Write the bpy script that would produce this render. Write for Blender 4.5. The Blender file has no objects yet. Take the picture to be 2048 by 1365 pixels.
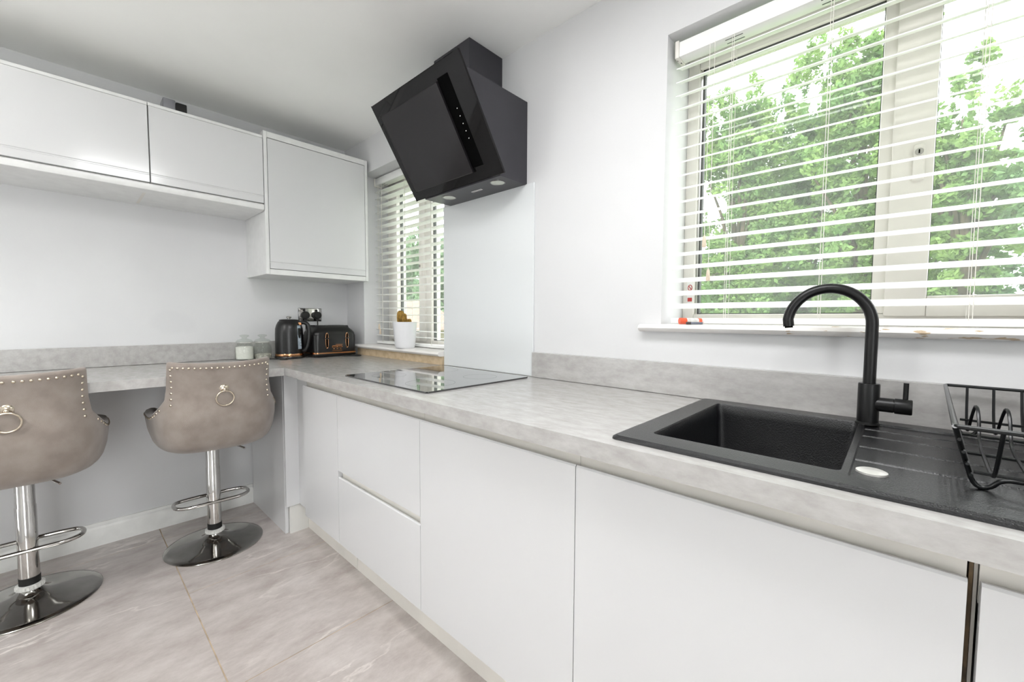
import bpy, bmesh, math, random
import numpy as np
from mathutils import Vector, Matrix
random.seed(7); np.random.seed(7)
scene = bpy.context.scene
COL = scene.collection
PI = math.pi

# ------------------------------------------------------------------ camera
F_PX = 830.93; YAW = 42.929; PITCH = -3.1255; ROLL = 0.2915
CAM = Vector((2.944, -1.402, 1.166))
_y, _p, _r = (math.radians(a) for a in (YAW, PITCH, ROLL))
_F = Vector((-math.sin(_y)*math.cos(_p), math.cos(_y)*math.cos(_p), math.sin(_p)))
_R = _F.cross(Vector((0, 0, 1))).normalized(); _U = _R.cross(_F)
_R2 = math.cos(_r)*_R + math.sin(_r)*_U; _U2 = -math.sin(_r)*_R + math.cos(_r)*_U
cd = bpy.data.cameras.new('camera'); cam = bpy.data.objects.new('camera', cd); COL.objects.link(cam)
cd.sensor_width = 36; cd.sensor_fit = 'HORIZONTAL'; cd.lens = F_PX/2048*36; cd.clip_start = 0.02; cd.clip_end = 200
m = Matrix((( _R2.x, _U2.x, -_F.x), (_R2.y, _U2.y, -_F.y), (_R2.z, _U2.z, -_F.z))).to_4x4()
m.translation = CAM; cam.matrix_world = m
scene.camera = cam

# ------------------------------------------------------------------ world, light, exposure
w = bpy.data.worlds.new('sky'); scene.world = w; w.use_nodes = True
bg = w.node_tree.nodes['Background']
bg.inputs[0].default_value = (0.97, 0.985, 1.0, 1); bg.inputs[1].default_value = 4.4
def area(name, loc, rot, sx, sy, power, color=(1, 1, 1)):
    l = bpy.data.lights.new(name, 'AREA'); l.shape = 'RECTANGLE'; l.size = sx; l.size_y = sy
    l.energy = power; l.color = color
    o = bpy.data.objects.new(name, l); COL.objects.link(o); o.location = loc; o.rotation_euler = rot
    return o
# added fill light outside an invented glazed door behind the camera
area('door_fill_light', (4.60, -2.20, 1.05), (PI/2, 0, PI/2), 1.0, 1.9, 24, (0.98, 0.99, 1))
# added fill light over the worktop, its ceiling panel unseen and made up
area('ceiling_fill_light', (2.65, -1.05, 2.318), (0, 0, 0), 1.15, 0.5, 22, (0.985, 0.99, 1))
# two drum pendants added out of view to brighten the room
FILL_PEND = ((1.25, -2.25, 29), (3.55, -2.60, 2.5))
for px_, py_, pw_ in FILL_PEND:
    l = bpy.data.lights.new('pendant_fill_light', 'POINT'); l.energy = pw_; l.shadow_soft_size = 0.06; l.color = (0.975, 0.99, 1)
    o = bpy.data.objects.new('pendant_fill_light', l); COL.objects.link(o); o.location = (px_, py_, 1.93)
scene.view_settings.view_transform = 'Standard'; scene.view_settings.look = 'None'
scene.view_settings.gamma = 1; scene.view_settings.use_curve_mapping = False
scene.view_settings.exposure = 0.22

# ------------------------------------------------------------------ materials
def srgb(c):
    return tuple((x/255/12.92 if x/255 <= 0.04045 else ((x/255+0.055)/1.055)**2.4) for x in c)
def mat(name, rgb, rough=0.5, metal=0.0, coat=0.0, spec=0.5, var=0.0, vscale=8, bump=0.0, bscale=60, rvar=0.0, rgb2=None, detail=4, stretch=None, lo=0.35, hi=0.65):
    m = bpy.data.materials.new(name); m.use_nodes = True; nt = m.node_tree; b = nt.nodes['Principled BSDF']
    c = (*srgb(rgb), 1)
    b.inputs['Base Color'].default_value = c; b.inputs['Roughness'].default_value = rough
    b.inputs['Metallic'].default_value = metal; b.inputs['Coat Weight'].default_value = coat
    b.inputs['Coat Roughness'].default_value = 0.03
    b.inputs['Specular IOR Level'].default_value = spec
    tc = nt.nodes.new('ShaderNodeTexCoord'); src = tc.outputs['Object']
    if stretch:
        mp = nt.nodes.new('ShaderNodeMapping'); mp.inputs['Scale'].default_value = stretch
        nt.links.new(src, mp.inputs['Vector']); src = mp.outputs[0]
    if rgb2 is None and var: rgb2 = tuple(max(0, x*(1-var)) for x in rgb)
    if rgb2 is not None:
        n = nt.nodes.new('ShaderNodeTexNoise'); n.inputs['Scale'].default_value = vscale; n.inputs['Detail'].default_value = detail
        nt.links.new(src, n.inputs['Vector'])
        r = nt.nodes.new('ShaderNodeValToRGB'); r.color_ramp.elements[0].position = lo; r.color_ramp.elements[1].position = hi
        r.color_ramp.elements[0].color = c; r.color_ramp.elements[1].color = (*srgb(rgb2), 1)
        nt.links.new(n.outputs['Fac'], r.inputs[0]); nt.links.new(r.outputs[0], b.inputs['Base Color'])
    if rgb2 is not None and detail > 8: n.inputs['Roughness'].default_value = 0.68
    if bump:
        n = nt.nodes.new('ShaderNodeTexNoise'); n.inputs['Scale'].default_value = bscale; n.inputs['Detail'].default_value = 3
        nt.links.new(src, n.inputs['Vector'])
        bp = nt.nodes.new('ShaderNodeBump'); bp.inputs['Strength'].default_value = bump; bp.inputs['Distance'].default_value = 0.002
        nt.links.new(n.outputs['Fac'], bp.inputs['Height']); nt.links.new(bp.outputs[0], b.inputs['Normal'])
    return m
def nodes(m): return m.node_tree, m.node_tree.nodes['Principled BSDF']

M = {}
M['wall'] = mat('wall_paint', (216, 216, 217), 0.75, var=0.015, vscale=3, bump=0.12, bscale=120)
M['ceiling'] = mat('ceiling_paint', (250, 250, 248), 0.8, var=0.02, vscale=2)
M['gloss'] = mat('gloss_white_door', (212, 212, 213), 0.17, var=0.01, vscale=1.2, coat=0.12)
M['carcass'] = mat('cabinet_white', (226, 225, 221), 0.4, var=0.03, vscale=4)
M['channel'] = mat('handle_channel', (226, 222, 215), 0.4, var=0.04, vscale=5)
M['edge'] = mat('panel_edge_white', (226, 226, 225), 0.3, var=0.03, vscale=20)
M['trimw'] = mat('painted_trim', (236, 236, 233), 0.35, var=0.04, vscale=14, bump=0.1, bscale=30)
M['dark'] = mat('dark_gap', (52, 46, 40), 0.8, var=0.2)
M['browngap'] = mat('unfinished_board_edge', (112, 92, 66), 0.8, rgb2=(70, 58, 44), vscale=30)
# laminate worktop: pale grey concrete look
M['worktop'] = mat('concrete_laminate', (182, 180, 178), 0.24, spec=0.8, rgb2=(160, 157, 154), vscale=16, detail=12, lo=0.36, hi=0.7, stretch=(1, 2.2, 2.2))
M['sinkblack'] = mat('black_composite', (22, 22, 25), 0.28, rgb2=(14, 14, 16), vscale=300, detail=2, bump=0.5, bscale=420, coat=0.15)
M['tapblack'] = mat('matt_black_metal', (15, 15, 16), 0.34, rgb2=(21, 21, 22), vscale=40, metal=0.3)
M['wire'] = mat('black_coated_wire', (15, 17, 19), 0.28, var=0.2, vscale=40)
M['chrome'] = mat('polished_chrome', (205, 203, 200), 0.07, metal=1.0, var=0.06, vscale=6)
M['basechrome'] = mat('dark_chrome_base', (168, 166, 162), 0.08, metal=1.0, var=0.12, vscale=9)
M['steel'] = mat('brushed_steel', (190, 188, 184), 0.25, metal=1.0, var=0.1, vscale=20)
M['satin'] = mat('satin_metal', (214, 212, 208), 0.45, metal=0.55, var=0.05, vscale=40)
M['copper'] = mat('rose_gold', (214, 160, 118), 0.16, metal=1.0, var=0.1, vscale=20)
M['appl'] = mat('satin_black_enamel', (13, 12, 13), 0.32, rgb2=(18, 17, 18), vscale=12)
M['rubber'] = mat('black_rubber', (18, 17, 16), 0.6, var=0.2)
M['gasket'] = mat('grey_gasket', (88, 90, 88), 0.6, var=0.15, vscale=30)
M['upvc'] = mat('white_upvc', (232, 228, 222), 0.32, var=0.03, vscale=10)
M['slat'] = mat('cream_slat', (250, 250, 248), 0.35, var=0.02, vscale=12)
M['cord'] = mat('blind_cord', (235, 232, 224), 0.8, var=0.08, vscale=60)
M['tassel'] = mat('pale_wood_tassel', (232, 214, 192), 0.5, var=0.12, vscale=60, stretch=(4, 4, 1))
M['sill'] = mat('worn_white_sill', (240, 238, 236), 0.3, rgb2=(236, 232, 228), vscale=18, detail=8)
M['sillraw'] = mat('bare_board_edge', (206, 186, 156), 0.7, rgb2=(186, 164, 132), vscale=30)
M['fabric'] = mat('taupe_linen', (146, 136, 128), 0.85, rgb2=(130, 119, 111), vscale=14, bump=0.5, bscale=700, stretch=(1, 1, 1), detail=8)
M['fabric'].node_tree.nodes['Principled BSDF'].inputs['Sheen Weight'].default_value = 0.3
M['nail'] = mat('nickel_nailhead', (214, 202, 184), 0.2, metal=1.0, var=0.1, vscale=80)
M['collar'] = mat('clear_plastic_collar', (225, 224, 220), 0.15, var=0.1, vscale=90)
M['red'] = mat('red_cloth', (150, 26, 30), 0.8, var=0.2, vscale=40)
M['hoodbody'] = mat('graphite_powder_coat', (66, 65, 70), 0.36, metal=0.35, rgb2=(60, 59, 64), vscale=4)
M['hoodglass'] = mat('black_glass', (10, 9, 10), 0.04, var=0.1, vscale=3, spec=0.32)
M['hoodinner'] = mat('black_glass_cover', (30, 28, 30), 0.15, rgb2=(24, 22, 24), vscale=14, spec=0.4)
M['void'] = mat('matt_black', (5, 5, 5), 0.9, var=0.2, spec=0.05)
M['lampglass'] = mat('frosted_lamp_lens', (214, 220, 208), 0.25, var=0.05, vscale=60)
M['hob'] = mat('ceramic_hob_glass', (26, 26, 27), 0.035, var=0.1, vscale=4, coat=1.0, spec=0.8)
M['hobmark'] = mat('hob_ring_print', (78, 76, 74), 0.15, var=0.1)
M['splash'] = mat('white_glass_splashback', (222, 225, 226), 0.05, var=0.01, vscale=1, coat=0.8)
M['potw'] = mat('white_glazed_pot', (235, 235, 238), 0.25, var=0.02, vscale=6)
M['soil'] = mat('dry_soil', (90, 70, 52), 0.95, var=0.4, vscale=90)
M['cactus'] = mat('golden_cactus', (176, 138, 62), 0.8, rgb2=(120, 92, 36), vscale=60, bump=0.8, bscale=200)
M['orange'] = mat('orange_plastic', (236, 100, 66), 0.35, var=0.06, vscale=40)
M['bluegrey'] = mat('grey_blue_barrel', (120, 126, 140), 0.3, var=0.15, vscale=60)
M['sugar'] = mat('white_sugar', (236, 234, 228), 0.9, var=0.04, vscale=80, bump=0.4, bscale=300)
M['granule'] = mat('grey_sweetener', (150, 146, 138), 0.9, rgb2=(214, 210, 200), vscale=70)
M['redprint'] = mat('red_print', (196, 66, 64), 0.5, var=0.1, vscale=60)
M['whiteprint'] = mat('white_print', (238, 238, 236), 0.5, var=0.03)
M['darkprint'] = mat('dark_print', (64, 58, 56), 0.5, var=0.1)
M['silver'] = mat('silver_plastic', (150, 150, 156), 0.3, metal=0.6, var=0.05)
M['bluegauge'] = mat('pale_gauge', (186, 196, 206), 0.15, rgb2=(150, 164, 180), vscale=40)
M['grass'] = mat('lawn', (120, 150, 84), 0.95, rgb2=(90, 124, 62), vscale=3, bump=0.6, bscale=20)
M['bark'] = mat('tree_bark', (92, 80, 66), 0.95, var=0.4, vscale=9, bump=0.8, bscale=20)
M['rooftile'] = mat('brown_roof_tile', (150, 126, 112), 0.8, rgb2=(126, 106, 96), vscale=5)
M['shedwall'] = mat('shed_boards', (160, 146, 130), 0.85, rgb2=(140, 126, 112), vscale=3, stretch=(0.4, 0.4, 8))
M['gravel'] = mat('brick_path', (172, 160, 150), 0.9, rgb2=(120, 112, 108), vscale=40)

# worktop glare aside, floor tile: warm grey with pale diagonal veins
def floor_mat():
    m = mat('marbled_floor_tile', (200, 193, 189), 0.2, rgb2=(170, 160, 155), vscale=5.0, detail=14, lo=0.34, hi=0.68, stretch=(2.0, 0.9, 1))
    m.node_tree.nodes['Noise Texture'].inputs['Roughness'].default_value = 0.72
    nt, b = nodes(m)
    base = b.inputs['Base Color'].links[0].from_socket
    tc = [n for n in nt.nodes if n.type == 'TEX_COORD'][0]
    mp = nt.nodes.new('ShaderNodeMapping'); mp.inputs['Rotation'].default_value = (0, 0, math.radians(12)); mp.inputs['Scale'].default_value = (2.6, 0.8, 1)
    nt.links.new(tc.outputs['Object'], mp.inputs['Vector'])
    n1 = nt.nodes.new('ShaderNodeTexNoise'); n1.inputs['Scale'].default_value = 1.1; n1.inputs['Detail'].default_value = 7; n1.inputs['Roughness'].default_value = 0.55
    nt.links.new(mp.outputs[0], n1.inputs['Vector'])
    # thin ridge where noise crosses 0.5
    a = nt.nodes.new('ShaderNodeMath'); a.operation = 'SUBTRACT'; a.inputs[1].default_value = 0.5; nt.links.new(n1.outputs['Fac'], a.inputs[0])
    ab = nt.nodes.new('ShaderNodeMath'); ab.operation = 'ABSOLUTE'; nt.links.new(a.outputs[0], ab.inputs[0])
    rr = nt.nodes.new('ShaderNodeValToRGB'); rr.color_ramp.elements[0].position = 0.0; rr.color_ramp.elements[1].position = 0.010
    rr.color_ramp.elements[0].color = (1, 1, 1, 1); rr.color_ramp.elements[1].color = (0, 0, 0, 1)
    nt.links.new(ab.outputs[0], rr.inputs[0])
    n2 = nt.nodes.new('ShaderNodeTexNoise'); n2.inputs['Scale'].default_value = 1.6; nt.links.new(tc.outputs['Object'], n2.inputs['Vector'])
    r2 = nt.nodes.new('ShaderNodeValToRGB'); r2.color_ramp.elements[0].position = 0.5; r2.color_ramp.elements[1].position = 0.66
    nt.links.new(n2.outputs['Fac'], r2.inputs[0])
    mu = nt.nodes.new('ShaderNodeMath'); mu.operation = 'MULTIPLY'; nt.links.new(rr.outputs[0], mu.inputs[0]); nt.links.new(r2.outputs[0], mu.inputs[1])
    mu2 = nt.nodes.new('ShaderNodeMath'); mu2.operation = 'MULTIPLY'; mu2.inputs[1].default_value = 0.8; nt.links.new(mu.outputs[0], mu2.inputs[0])
    mx = nt.nodes.new('ShaderNodeMix'); mx.data_type = 'RGBA'; mx.inputs['B'].default_value = (*srgb((236, 230, 224)), 1)
    nt.links.new(mu2.outputs[0], mx.inputs['Factor']); nt.links.new(base, mx.inputs['A']); nt.links.new(mx.outputs['Result'], b.inputs['Base Color'])
    return m
M['tile'] = floor_mat()
M['grout'] = mat('tile_grout', (196, 176, 150), 0.9, var=0.2, vscale=12)

def worn_sill(m):
    nt, b = nodes(m); base = b.inputs['Base Color'].links[0].from_socket
    tc = [n for n in nt.nodes if n.type == 'TEX_COORD'][0]
    mp = nt.nodes.new('ShaderNodeMapping'); mp.inputs['Scale'].default_value = (1, 3, 3); nt.links.new(tc.outputs['Object'], mp.inputs[0])
    n = nt.nodes.new('ShaderNodeTexNoise'); n.inputs['Scale'].default_value = 26; n.inputs['Detail'].default_value = 6; nt.links.new(mp.outputs[0], n.inputs['Vector'])
    sx = nt.nodes.new('ShaderNodeSeparateXYZ'); nt.links.new(tc.outputs['Object'], sx.inputs[0])
    mr = nt.nodes.new('ShaderNodeMapRange'); mr.inputs[1].default_value = 2.35; mr.inputs[2].default_value = 3.2; mr.inputs[3].default_value = -0.02; mr.inputs[4].default_value = 0.13
    nt.links.new(sx.outputs[0], mr.inputs[0])
    ad = nt.nodes.new('ShaderNodeMath'); ad.operation = 'ADD'; nt.links.new(n.outputs['Fac'], ad.inputs[0]); nt.links.new(mr.outputs[0], ad.inputs[1])
    r = nt.nodes.new('ShaderNodeValToRGB'); r.color_ramp.elements[0].position = 0.68; r.color_ramp.elements[1].position = 0.72
    nt.links.new(ad.outputs[0], r.inputs[0])
    mx = nt.nodes.new('ShaderNodeMix'); mx.data_type = 'RGBA'; mx.inputs['B'].default_value = (*srgb((190, 168, 140)), 1)
    nt.links.new(r.outputs[0], mx.inputs['Factor']); nt.links.new(base, mx.inputs['A']); nt.links.new(mx.outputs['Result'], b.inputs['Base Color'])
M['sillworn'] = mat('chipped_white_sill', (240, 238, 236), 0.3, rgb2=(236, 232, 228), vscale=18, detail=8); worn_sill(M['sillworn'])

def stained_wall():
    m = mat('wall_paint_with_patch', (216, 216, 217), 0.75, var=0.02, vscale=2.5, bump=0.12, bscale=120)
    nt, b = nodes(m); base = b.inputs['Base Color'].links[0].from_socket
    tc = [n for n in nt.nodes if n.type == 'TEX_COORD'][0]
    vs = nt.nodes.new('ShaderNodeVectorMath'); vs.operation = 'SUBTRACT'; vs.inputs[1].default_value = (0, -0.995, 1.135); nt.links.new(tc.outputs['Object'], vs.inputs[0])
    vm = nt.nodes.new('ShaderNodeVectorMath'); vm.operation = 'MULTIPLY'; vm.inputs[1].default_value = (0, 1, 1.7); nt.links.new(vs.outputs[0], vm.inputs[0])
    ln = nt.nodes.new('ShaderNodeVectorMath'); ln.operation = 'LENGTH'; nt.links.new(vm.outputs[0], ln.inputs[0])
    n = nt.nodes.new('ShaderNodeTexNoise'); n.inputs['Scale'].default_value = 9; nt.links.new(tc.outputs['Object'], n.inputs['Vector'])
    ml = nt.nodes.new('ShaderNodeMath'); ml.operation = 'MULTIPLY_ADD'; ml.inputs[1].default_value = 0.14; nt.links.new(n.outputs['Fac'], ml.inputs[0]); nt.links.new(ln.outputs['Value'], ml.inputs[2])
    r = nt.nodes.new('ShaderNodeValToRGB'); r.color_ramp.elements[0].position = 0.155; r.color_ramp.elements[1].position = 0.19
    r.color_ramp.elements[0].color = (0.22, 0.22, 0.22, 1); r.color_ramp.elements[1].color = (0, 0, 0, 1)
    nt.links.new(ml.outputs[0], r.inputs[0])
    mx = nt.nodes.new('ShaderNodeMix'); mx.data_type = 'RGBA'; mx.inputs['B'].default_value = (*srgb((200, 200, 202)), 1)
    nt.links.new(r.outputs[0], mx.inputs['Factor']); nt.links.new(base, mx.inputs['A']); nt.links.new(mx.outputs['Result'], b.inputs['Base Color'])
    return m
M['wallback'] = stained_wall()

def glass_mat(name, tint=(1, 1, 1), ior=1.45, rough=0.0, film=0.0):
    m = bpy.data.materials.new(name); m.use_nodes = True; nt = m.node_tree; nt.nodes.clear()
    o = nt.nodes.new('ShaderNodeOutputMaterial'); t = nt.nodes.new('ShaderNodeBsdfTransparent'); t.inputs[0].default_value = (*tint, 1)
    g = nt.nodes.new('ShaderNodeBsdfGlossy'); g.inputs['Roughness'].default_value = rough
    f = nt.nodes.new('ShaderNodeFresnel'); f.inputs[0].default_value = ior
    n = nt.nodes.new('ShaderNodeTexNoise'); n.inputs['Scale'].default_value = 2
    ge = nt.nodes.new('ShaderNodeNewGeometry'); iv = nt.nodes.new('ShaderNodeMath'); iv.operation = 'SUBTRACT'; iv.inputs[0].default_value = 1.0; nt.links.new(ge.outputs['Backfacing'], iv.inputs[1])
    ml = nt.nodes.new('ShaderNodeMath'); ml.operation = 'MULTIPLY'; nt.links.new(f.outputs[0], ml.inputs[0]); nt.links.new(iv.outputs[0], ml.inputs[1])
    # thin pale film put into the glass to imitate haze and flare
    hz = nt.nodes.new('ShaderNodeBsdfTranslucent'); hz.inputs[0].default_value = (0.9, 0.93, 0.9, 1)
    md = nt.nodes.new('ShaderNodeMixShader'); rr = nt.nodes.new('ShaderNodeMapRange'); rr.inputs[3].default_value = film*0.6; rr.inputs[4].default_value = film*1.4
    nt.links.new(n.outputs['Fac'], rr.inputs[0]); nt.links.new(rr.outputs[0], md.inputs[0]); nt.links.new(t.outputs[0], md.inputs[1]); nt.links.new(hz.outputs[0], md.inputs[2])
    mx = nt.nodes.new('ShaderNodeMixShader'); nt.links.new(ml.outputs[0], mx.inputs[0]); nt.links.new(md.outputs[0], mx.inputs[1]); nt.links.new(g.outputs[0], mx.inputs[2])
    nt.links.new(mx.outputs[0], o.inputs[0]); return m
M['glass'] = glass_mat('window_glass', (0.98, 0.99, 0.985), film=0.05)
M['jarglass'] = glass_mat('jar_glass', (0.93, 0.95, 0.93), 1.45, film=0.02)

def leaf_mat(name, a, b_):
    m = bpy.data.materials.new(name); m.use_nodes = True; nt = m.node_tree; nt.nodes.clear()
    o = nt.nodes.new('ShaderNodeOutputMaterial'); d = nt.nodes.new('ShaderNodeBsdfDiffuse'); t = nt.nodes.new('ShaderNodeBsdfTranslucent')
    tc = nt.nodes.new('ShaderNodeTexCoord'); n = nt.nodes.new('ShaderNodeTexNoise'); n.inputs['Scale'].default_value = 2.4; n.inputs['Detail'].default_value = 5
    nt.links.new(tc.outputs['Object'], n.inputs['Vector'])
    r = nt.nodes.new('ShaderNodeValToRGB'); r.color_ramp.elements[0].position = 0.35; r.color_ramp.elements[1].position = 0.65
    r.color_ramp.elements[0].color = (*srgb(a), 1); r.color_ramp.elements[1].color = (*srgb(b_), 1)
    nt.links.new(n.outputs['Fac'], r.inputs[0]); nt.links.new(r.outputs[0], d.inputs[0]); nt.links.new(r.outputs[0], t.inputs[0])
    mx = nt.nodes.new('ShaderNodeMixShader'); mx.inputs[0].default_value = 0.4
    nt.links.new(d.outputs[0], mx.inputs[1]); nt.links.new(t.outputs[0], mx.inputs[2]); nt.links.new(mx.outputs[0], o.inputs[0]); return m
M['leafA'] = leaf_mat('beech_leaf', (112, 146, 92), (150, 176, 108))
M['leafB'] = leaf_mat('hedge_leaf', (104, 138, 98), (132, 160, 108))
M['leafC'] = leaf_mat('distant_leaf', (124, 152, 120), (150, 174, 136))

# ------------------------------------------------------------------ geometry helpers
ORG = {}
def org(o): return ORG.get(o.name, Vector((0, 0, 0))) if o is not None else Vector((0, 0, 0))
class G:
    def __init__(s): s.v = []; s.f = []; s.m = []
    def add(s, vs, fs, mi=0):
        b = len(s.v); s.v += [tuple(p) for p in vs]; s.f += [tuple(i+b for i in f) for f in fs]; s.m += [mi]*len(fs); return s
    def bm(s, bm_, mi=0):
        bm_.verts.ensure_lookup_table(); idx = {v: i for i, v in enumerate(bm_.verts)}
        s.add([v.co for v in bm_.verts], [[idx[v] for v in f.verts] for f in bm_.faces], mi); bm_.free(); return s
    def box(s, x0, x1, y0, y1, z0, z1, bev=0.0, seg=2, mi=0):
        x0, x1 = sorted((x0, x1)); y0, y1 = sorted((y0, y1)); z0, z1 = sorted((z0, z1))
        b = bmesh.new(); bmesh.ops.create_cube(b, size=1)
        for v in b.verts: v.co = Vector(((x0+x1)/2+v.co.x*(x1-x0), (y0+y1)/2+v.co.y*(y1-y0), (z0+z1)/2+v.co.z*(z1-z0)))
        if bev > 0: bmesh.ops.bevel(b, geom=b.edges[:], offset=bev, segments=seg, profile=0.5, affect='EDGES')
        return s.bm(b, mi)
    def prism(s, poly, axis, a0, a1, mi=0):
        # poly: 2D points in the other two axes (order x,y,z without axis)
        def P(p, a): return {'x': (a, p[0], p[1]), 'y': (p[0], a, p[1]), 'z': (p[0], p[1], a)}[axis]
        n = len(poly); vs = [P(p, a0) for p in poly]+[P(p, a1) for p in poly]
        fs = [tuple(range(n)), tuple(range(2*n-1, n-1, -1))]+[(i, (i+1) % n, (i+1) % n+n, i+n) for i in range(n)]
        b = bmesh.new(); vv = [b.verts.new(v) for v in vs]
        for f in fs: b.faces.new([vv[i] for i in f])
        bmesh.ops.recalc_face_normals(b, faces=b.faces[:]); return s.bm(b, mi)
    def tube(s, path, r, n=10, closed=False, mi=0, caps=True):
        pts = [Vector(p) for p in path]; k = len(pts)
        rs = r if isinstance(r, (list, tuple)) else [r]*k
        tg = []
        for i in range(k):
            a = pts[(i-1) % k] if (closed or i > 0) else pts[i]; c = pts[(i+1) % k] if (closed or i < k-1) else pts[i]
            tg.append((c-a).normalized())
        up = Vector((0, 0, 1)) if abs(tg[0].z) < 0.9 else Vector((1, 0, 0))
        nrm = (up-tg[0]*up.dot(tg[0])).normalized(); rings = []
        for i in range(k):
            nrm = (nrm-tg[i]*nrm.dot(tg[i]))
            nrm = nrm.normalized() if nrm.length > 1e-6 else tg[i].orthogonal().normalized()
            bn = tg[i].cross(nrm)
            rings.append([pts[i]+rs[i]*(math.cos(2*PI*j/n)*nrm+math.sin(2*PI*j/n)*bn) for j in range(n)])
        vs = [p for rg in rings for p in rg]; fs = []
        for i in range(k if closed else k-1):
            i2 = (i+1) % k
            for j in range(n): fs.append((i*n+j, i2*n+j, i2*n+(j+1) % n, i*n+(j+1) % n))
        if not closed and caps: fs.append(tuple(range(n-1, -1, -1))); fs.append(tuple((k-1)*n+j for j in range(n)))
        # orient outward
        return s.add(vs, [tuple(reversed(f)) for f in fs], mi)
    def lathe(s, prof, c=(0, 0, 0), n=32, mi=0, axis='z', cap=True):
        vs = []; fs = []; k = len(prof)
        for (r, h) in prof:
            for j in range(n):
                a = 2*PI*j/n; u, v = r*math.cos(a), r*math.sin(a)
                p = {'z': (u, v, h), 'x': (h, u, v), 'y': (v, h, u)}[axis]
                vs.append((c[0]+p[0], c[1]+p[1], c[2]+p[2]))
        for i in range(k-1):
            for j in range(n): fs.append((i*n+j, i*n+(j+1) % n, (i+1)*n+(j+1) % n, (i+1)*n+j))
        if cap:
            if prof[0][0] > 1e-6: fs.append(tuple(range(n-1, -1, -1)))
            if prof[-1][0] > 1e-6: fs.append(tuple((k-1)*n+j for j in range(n)))
        return s.add(vs, fs, mi)
    def sphere(s, c, r, n=12, mi=0, sc=(1, 1, 1)):
        b = bmesh.new(); bmesh.ops.create_uvsphere(b, u_segments=n, v_segments=max(6, n//2), radius=r)
        for v in b.verts: v.co = Vector((v.co.x*sc[0]+c[0], v.co.y*sc[1]+c[1], v.co.z*sc[2]+c[2]))
        return s.bm(b, mi)
    def build(s, name, mats, parent=None, smooth=35):
        if not isinstance(mats, (list, tuple)): mats = [mats]
        o0 = org(parent); me = bpy.data.meshes.new(name)
        me.from_pydata([(p[0]-o0.x, p[1]-o0.y, p[2]-o0.z) for p in s.v], [], s.f)
        for mm in mats: me.materials.append(M[mm] if isinstance(mm, str) else mm)
        me.polygons.foreach_set('material_index', s.m)
        if smooth:
            me.polygons.foreach_set('use_smooth', [True]*len(me.polygons))
            me.update(); me.set_sharp_from_angle(angle=math.radians(smooth))
        me.update(); o = bpy.data.objects.new(name, me); COL.objects.link(o)
        if parent is not None: o.parent = parent; ORG[o.name] = o0
        return o
def tag(o, label=None, cat=None, group=None, kind=None):
    if label: o['label'] = label
    if cat: o['category'] = cat
    if group: o['group'] = group
    if kind: o['kind'] = kind
    return o
def thing(name, loc, label=None, cat=None, group=None, kind=None):
    o = bpy.data.objects.new(name, None); COL.objects.link(o); o.location = loc; o.empty_display_size = 0.05
    ORG[o.name] = Vector(loc); return tag(o, label, cat, group, kind)
def copy_tree(o, parent=None):
    c = o.copy(); COL.objects.link(c)
    if parent is not None: c.parent = parent
    for ch in list(o.children): copy_tree(ch, c)
    return c
def wall_cells(g, us, vs, holes, mk):
    for i in range(len(us)-1):
        for j in range(len(vs)-1):
            uc, vc = (us[i]+us[i+1])/2, (vs[j]+vs[j+1])/2
            if any(h[0] < uc < h[1] and h[2] < vc < h[3] for h in holes): continue
            mk(us[i], us[i+1], vs[j], vs[j+1])

HC = 2.349; H = 0.91
W1 = (2.342, 3.50, 1.125, 2.111); W2 = (0.252, 1.14, 0.955, 2.125)
ROOM_X = 4.4; ROOM_Y = -3.2

# ------------------------------------------------------------------ room shell
g = G(); us = sorted({-0.15, 0.252, 1.14, 2.342, 3.50, ROOM_X+0.15}); zs = sorted({-0.05, W1[2], W1[3], W2[2], W2[3], HC})
wall_cells(g, us, zs, [W1, W2], lambda a, b, c, d: g.box(a, b, 0, 0.30, c, d))
tag(g.build('wall_right', 'wall'), 'white painted window wall behind the sink and hob', kind='structure')
g = G().box(-0.15, 0, ROOM_Y-0.15, 0, -0.05, HC)
tag(g.build('wall_back', 'wallback'), 'white painted end wall behind the breakfast bar', kind='structure')
W5 = (0.30, 0.95, 0.10, 1.95)
D3 = (2.0, 2.84, 0.0, 2.03)
g = G(); wall_cells(g, [0, W5[0], W5[1], D3[0], D3[1], ROOM_X+0.15], [-0.05, 0.0, 0.10, 1.95, 2.03, HC], [D3, W5], lambda a, b, c, d: g.box(a, b, ROOM_Y-0.15, ROOM_Y, c, d))
tag(g.build('wall_left', 'wall'), kind='structure')
W4 = (-2.80, -1.80, 0.02, 2.08)
g = G(); wall_cells(g, [ROOM_Y, W4[0], W4[1], 0], [-0.05, W4[2], W4[3], HC], [W4], lambda a, b, c, d: g.box(ROOM_X, ROOM_X+0.15, a, b, c, d))
tag(g.build('wall_front', 'wall'), kind='structure')
g = G().box(-0.15, ROOM_X+0.15, ROOM_Y-0.15, 0.30, HC, HC+0.1)
tag(g.build('ceiling', 'ceiling'), 'white painted ceiling', kind='structure')
# floor: grout bed and individual tiles
g = G().box(-0.0, ROOM_X, ROOM_Y, 0, -0.05, -0.0012, mi=1)
ys = [ROOM_Y, -2.27, -1.68, -1.09, -0.50, 0.0]; 
for k in range(5):
    xs = [0.17, 0.80, 1.46, 2.12, 2.78, 3.44, 4.10] if k >= 3 else [0.17, 1.46+0.0, 2.75, 4.04]
    xs = [0.0]+xs+[ROOM_X]
    for a, b in zip(xs[:-1], xs[1:]): g.box(a+0.002, b-0.002, ys[k]+0.002, ys[k+1]-0.002, -0.02, 0.0, bev=0.0006, seg=1)
tag(g.build('floor', ['tile', 'grout']), 'warm grey marbled floor tiles with tan grout', kind='structure')
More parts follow.
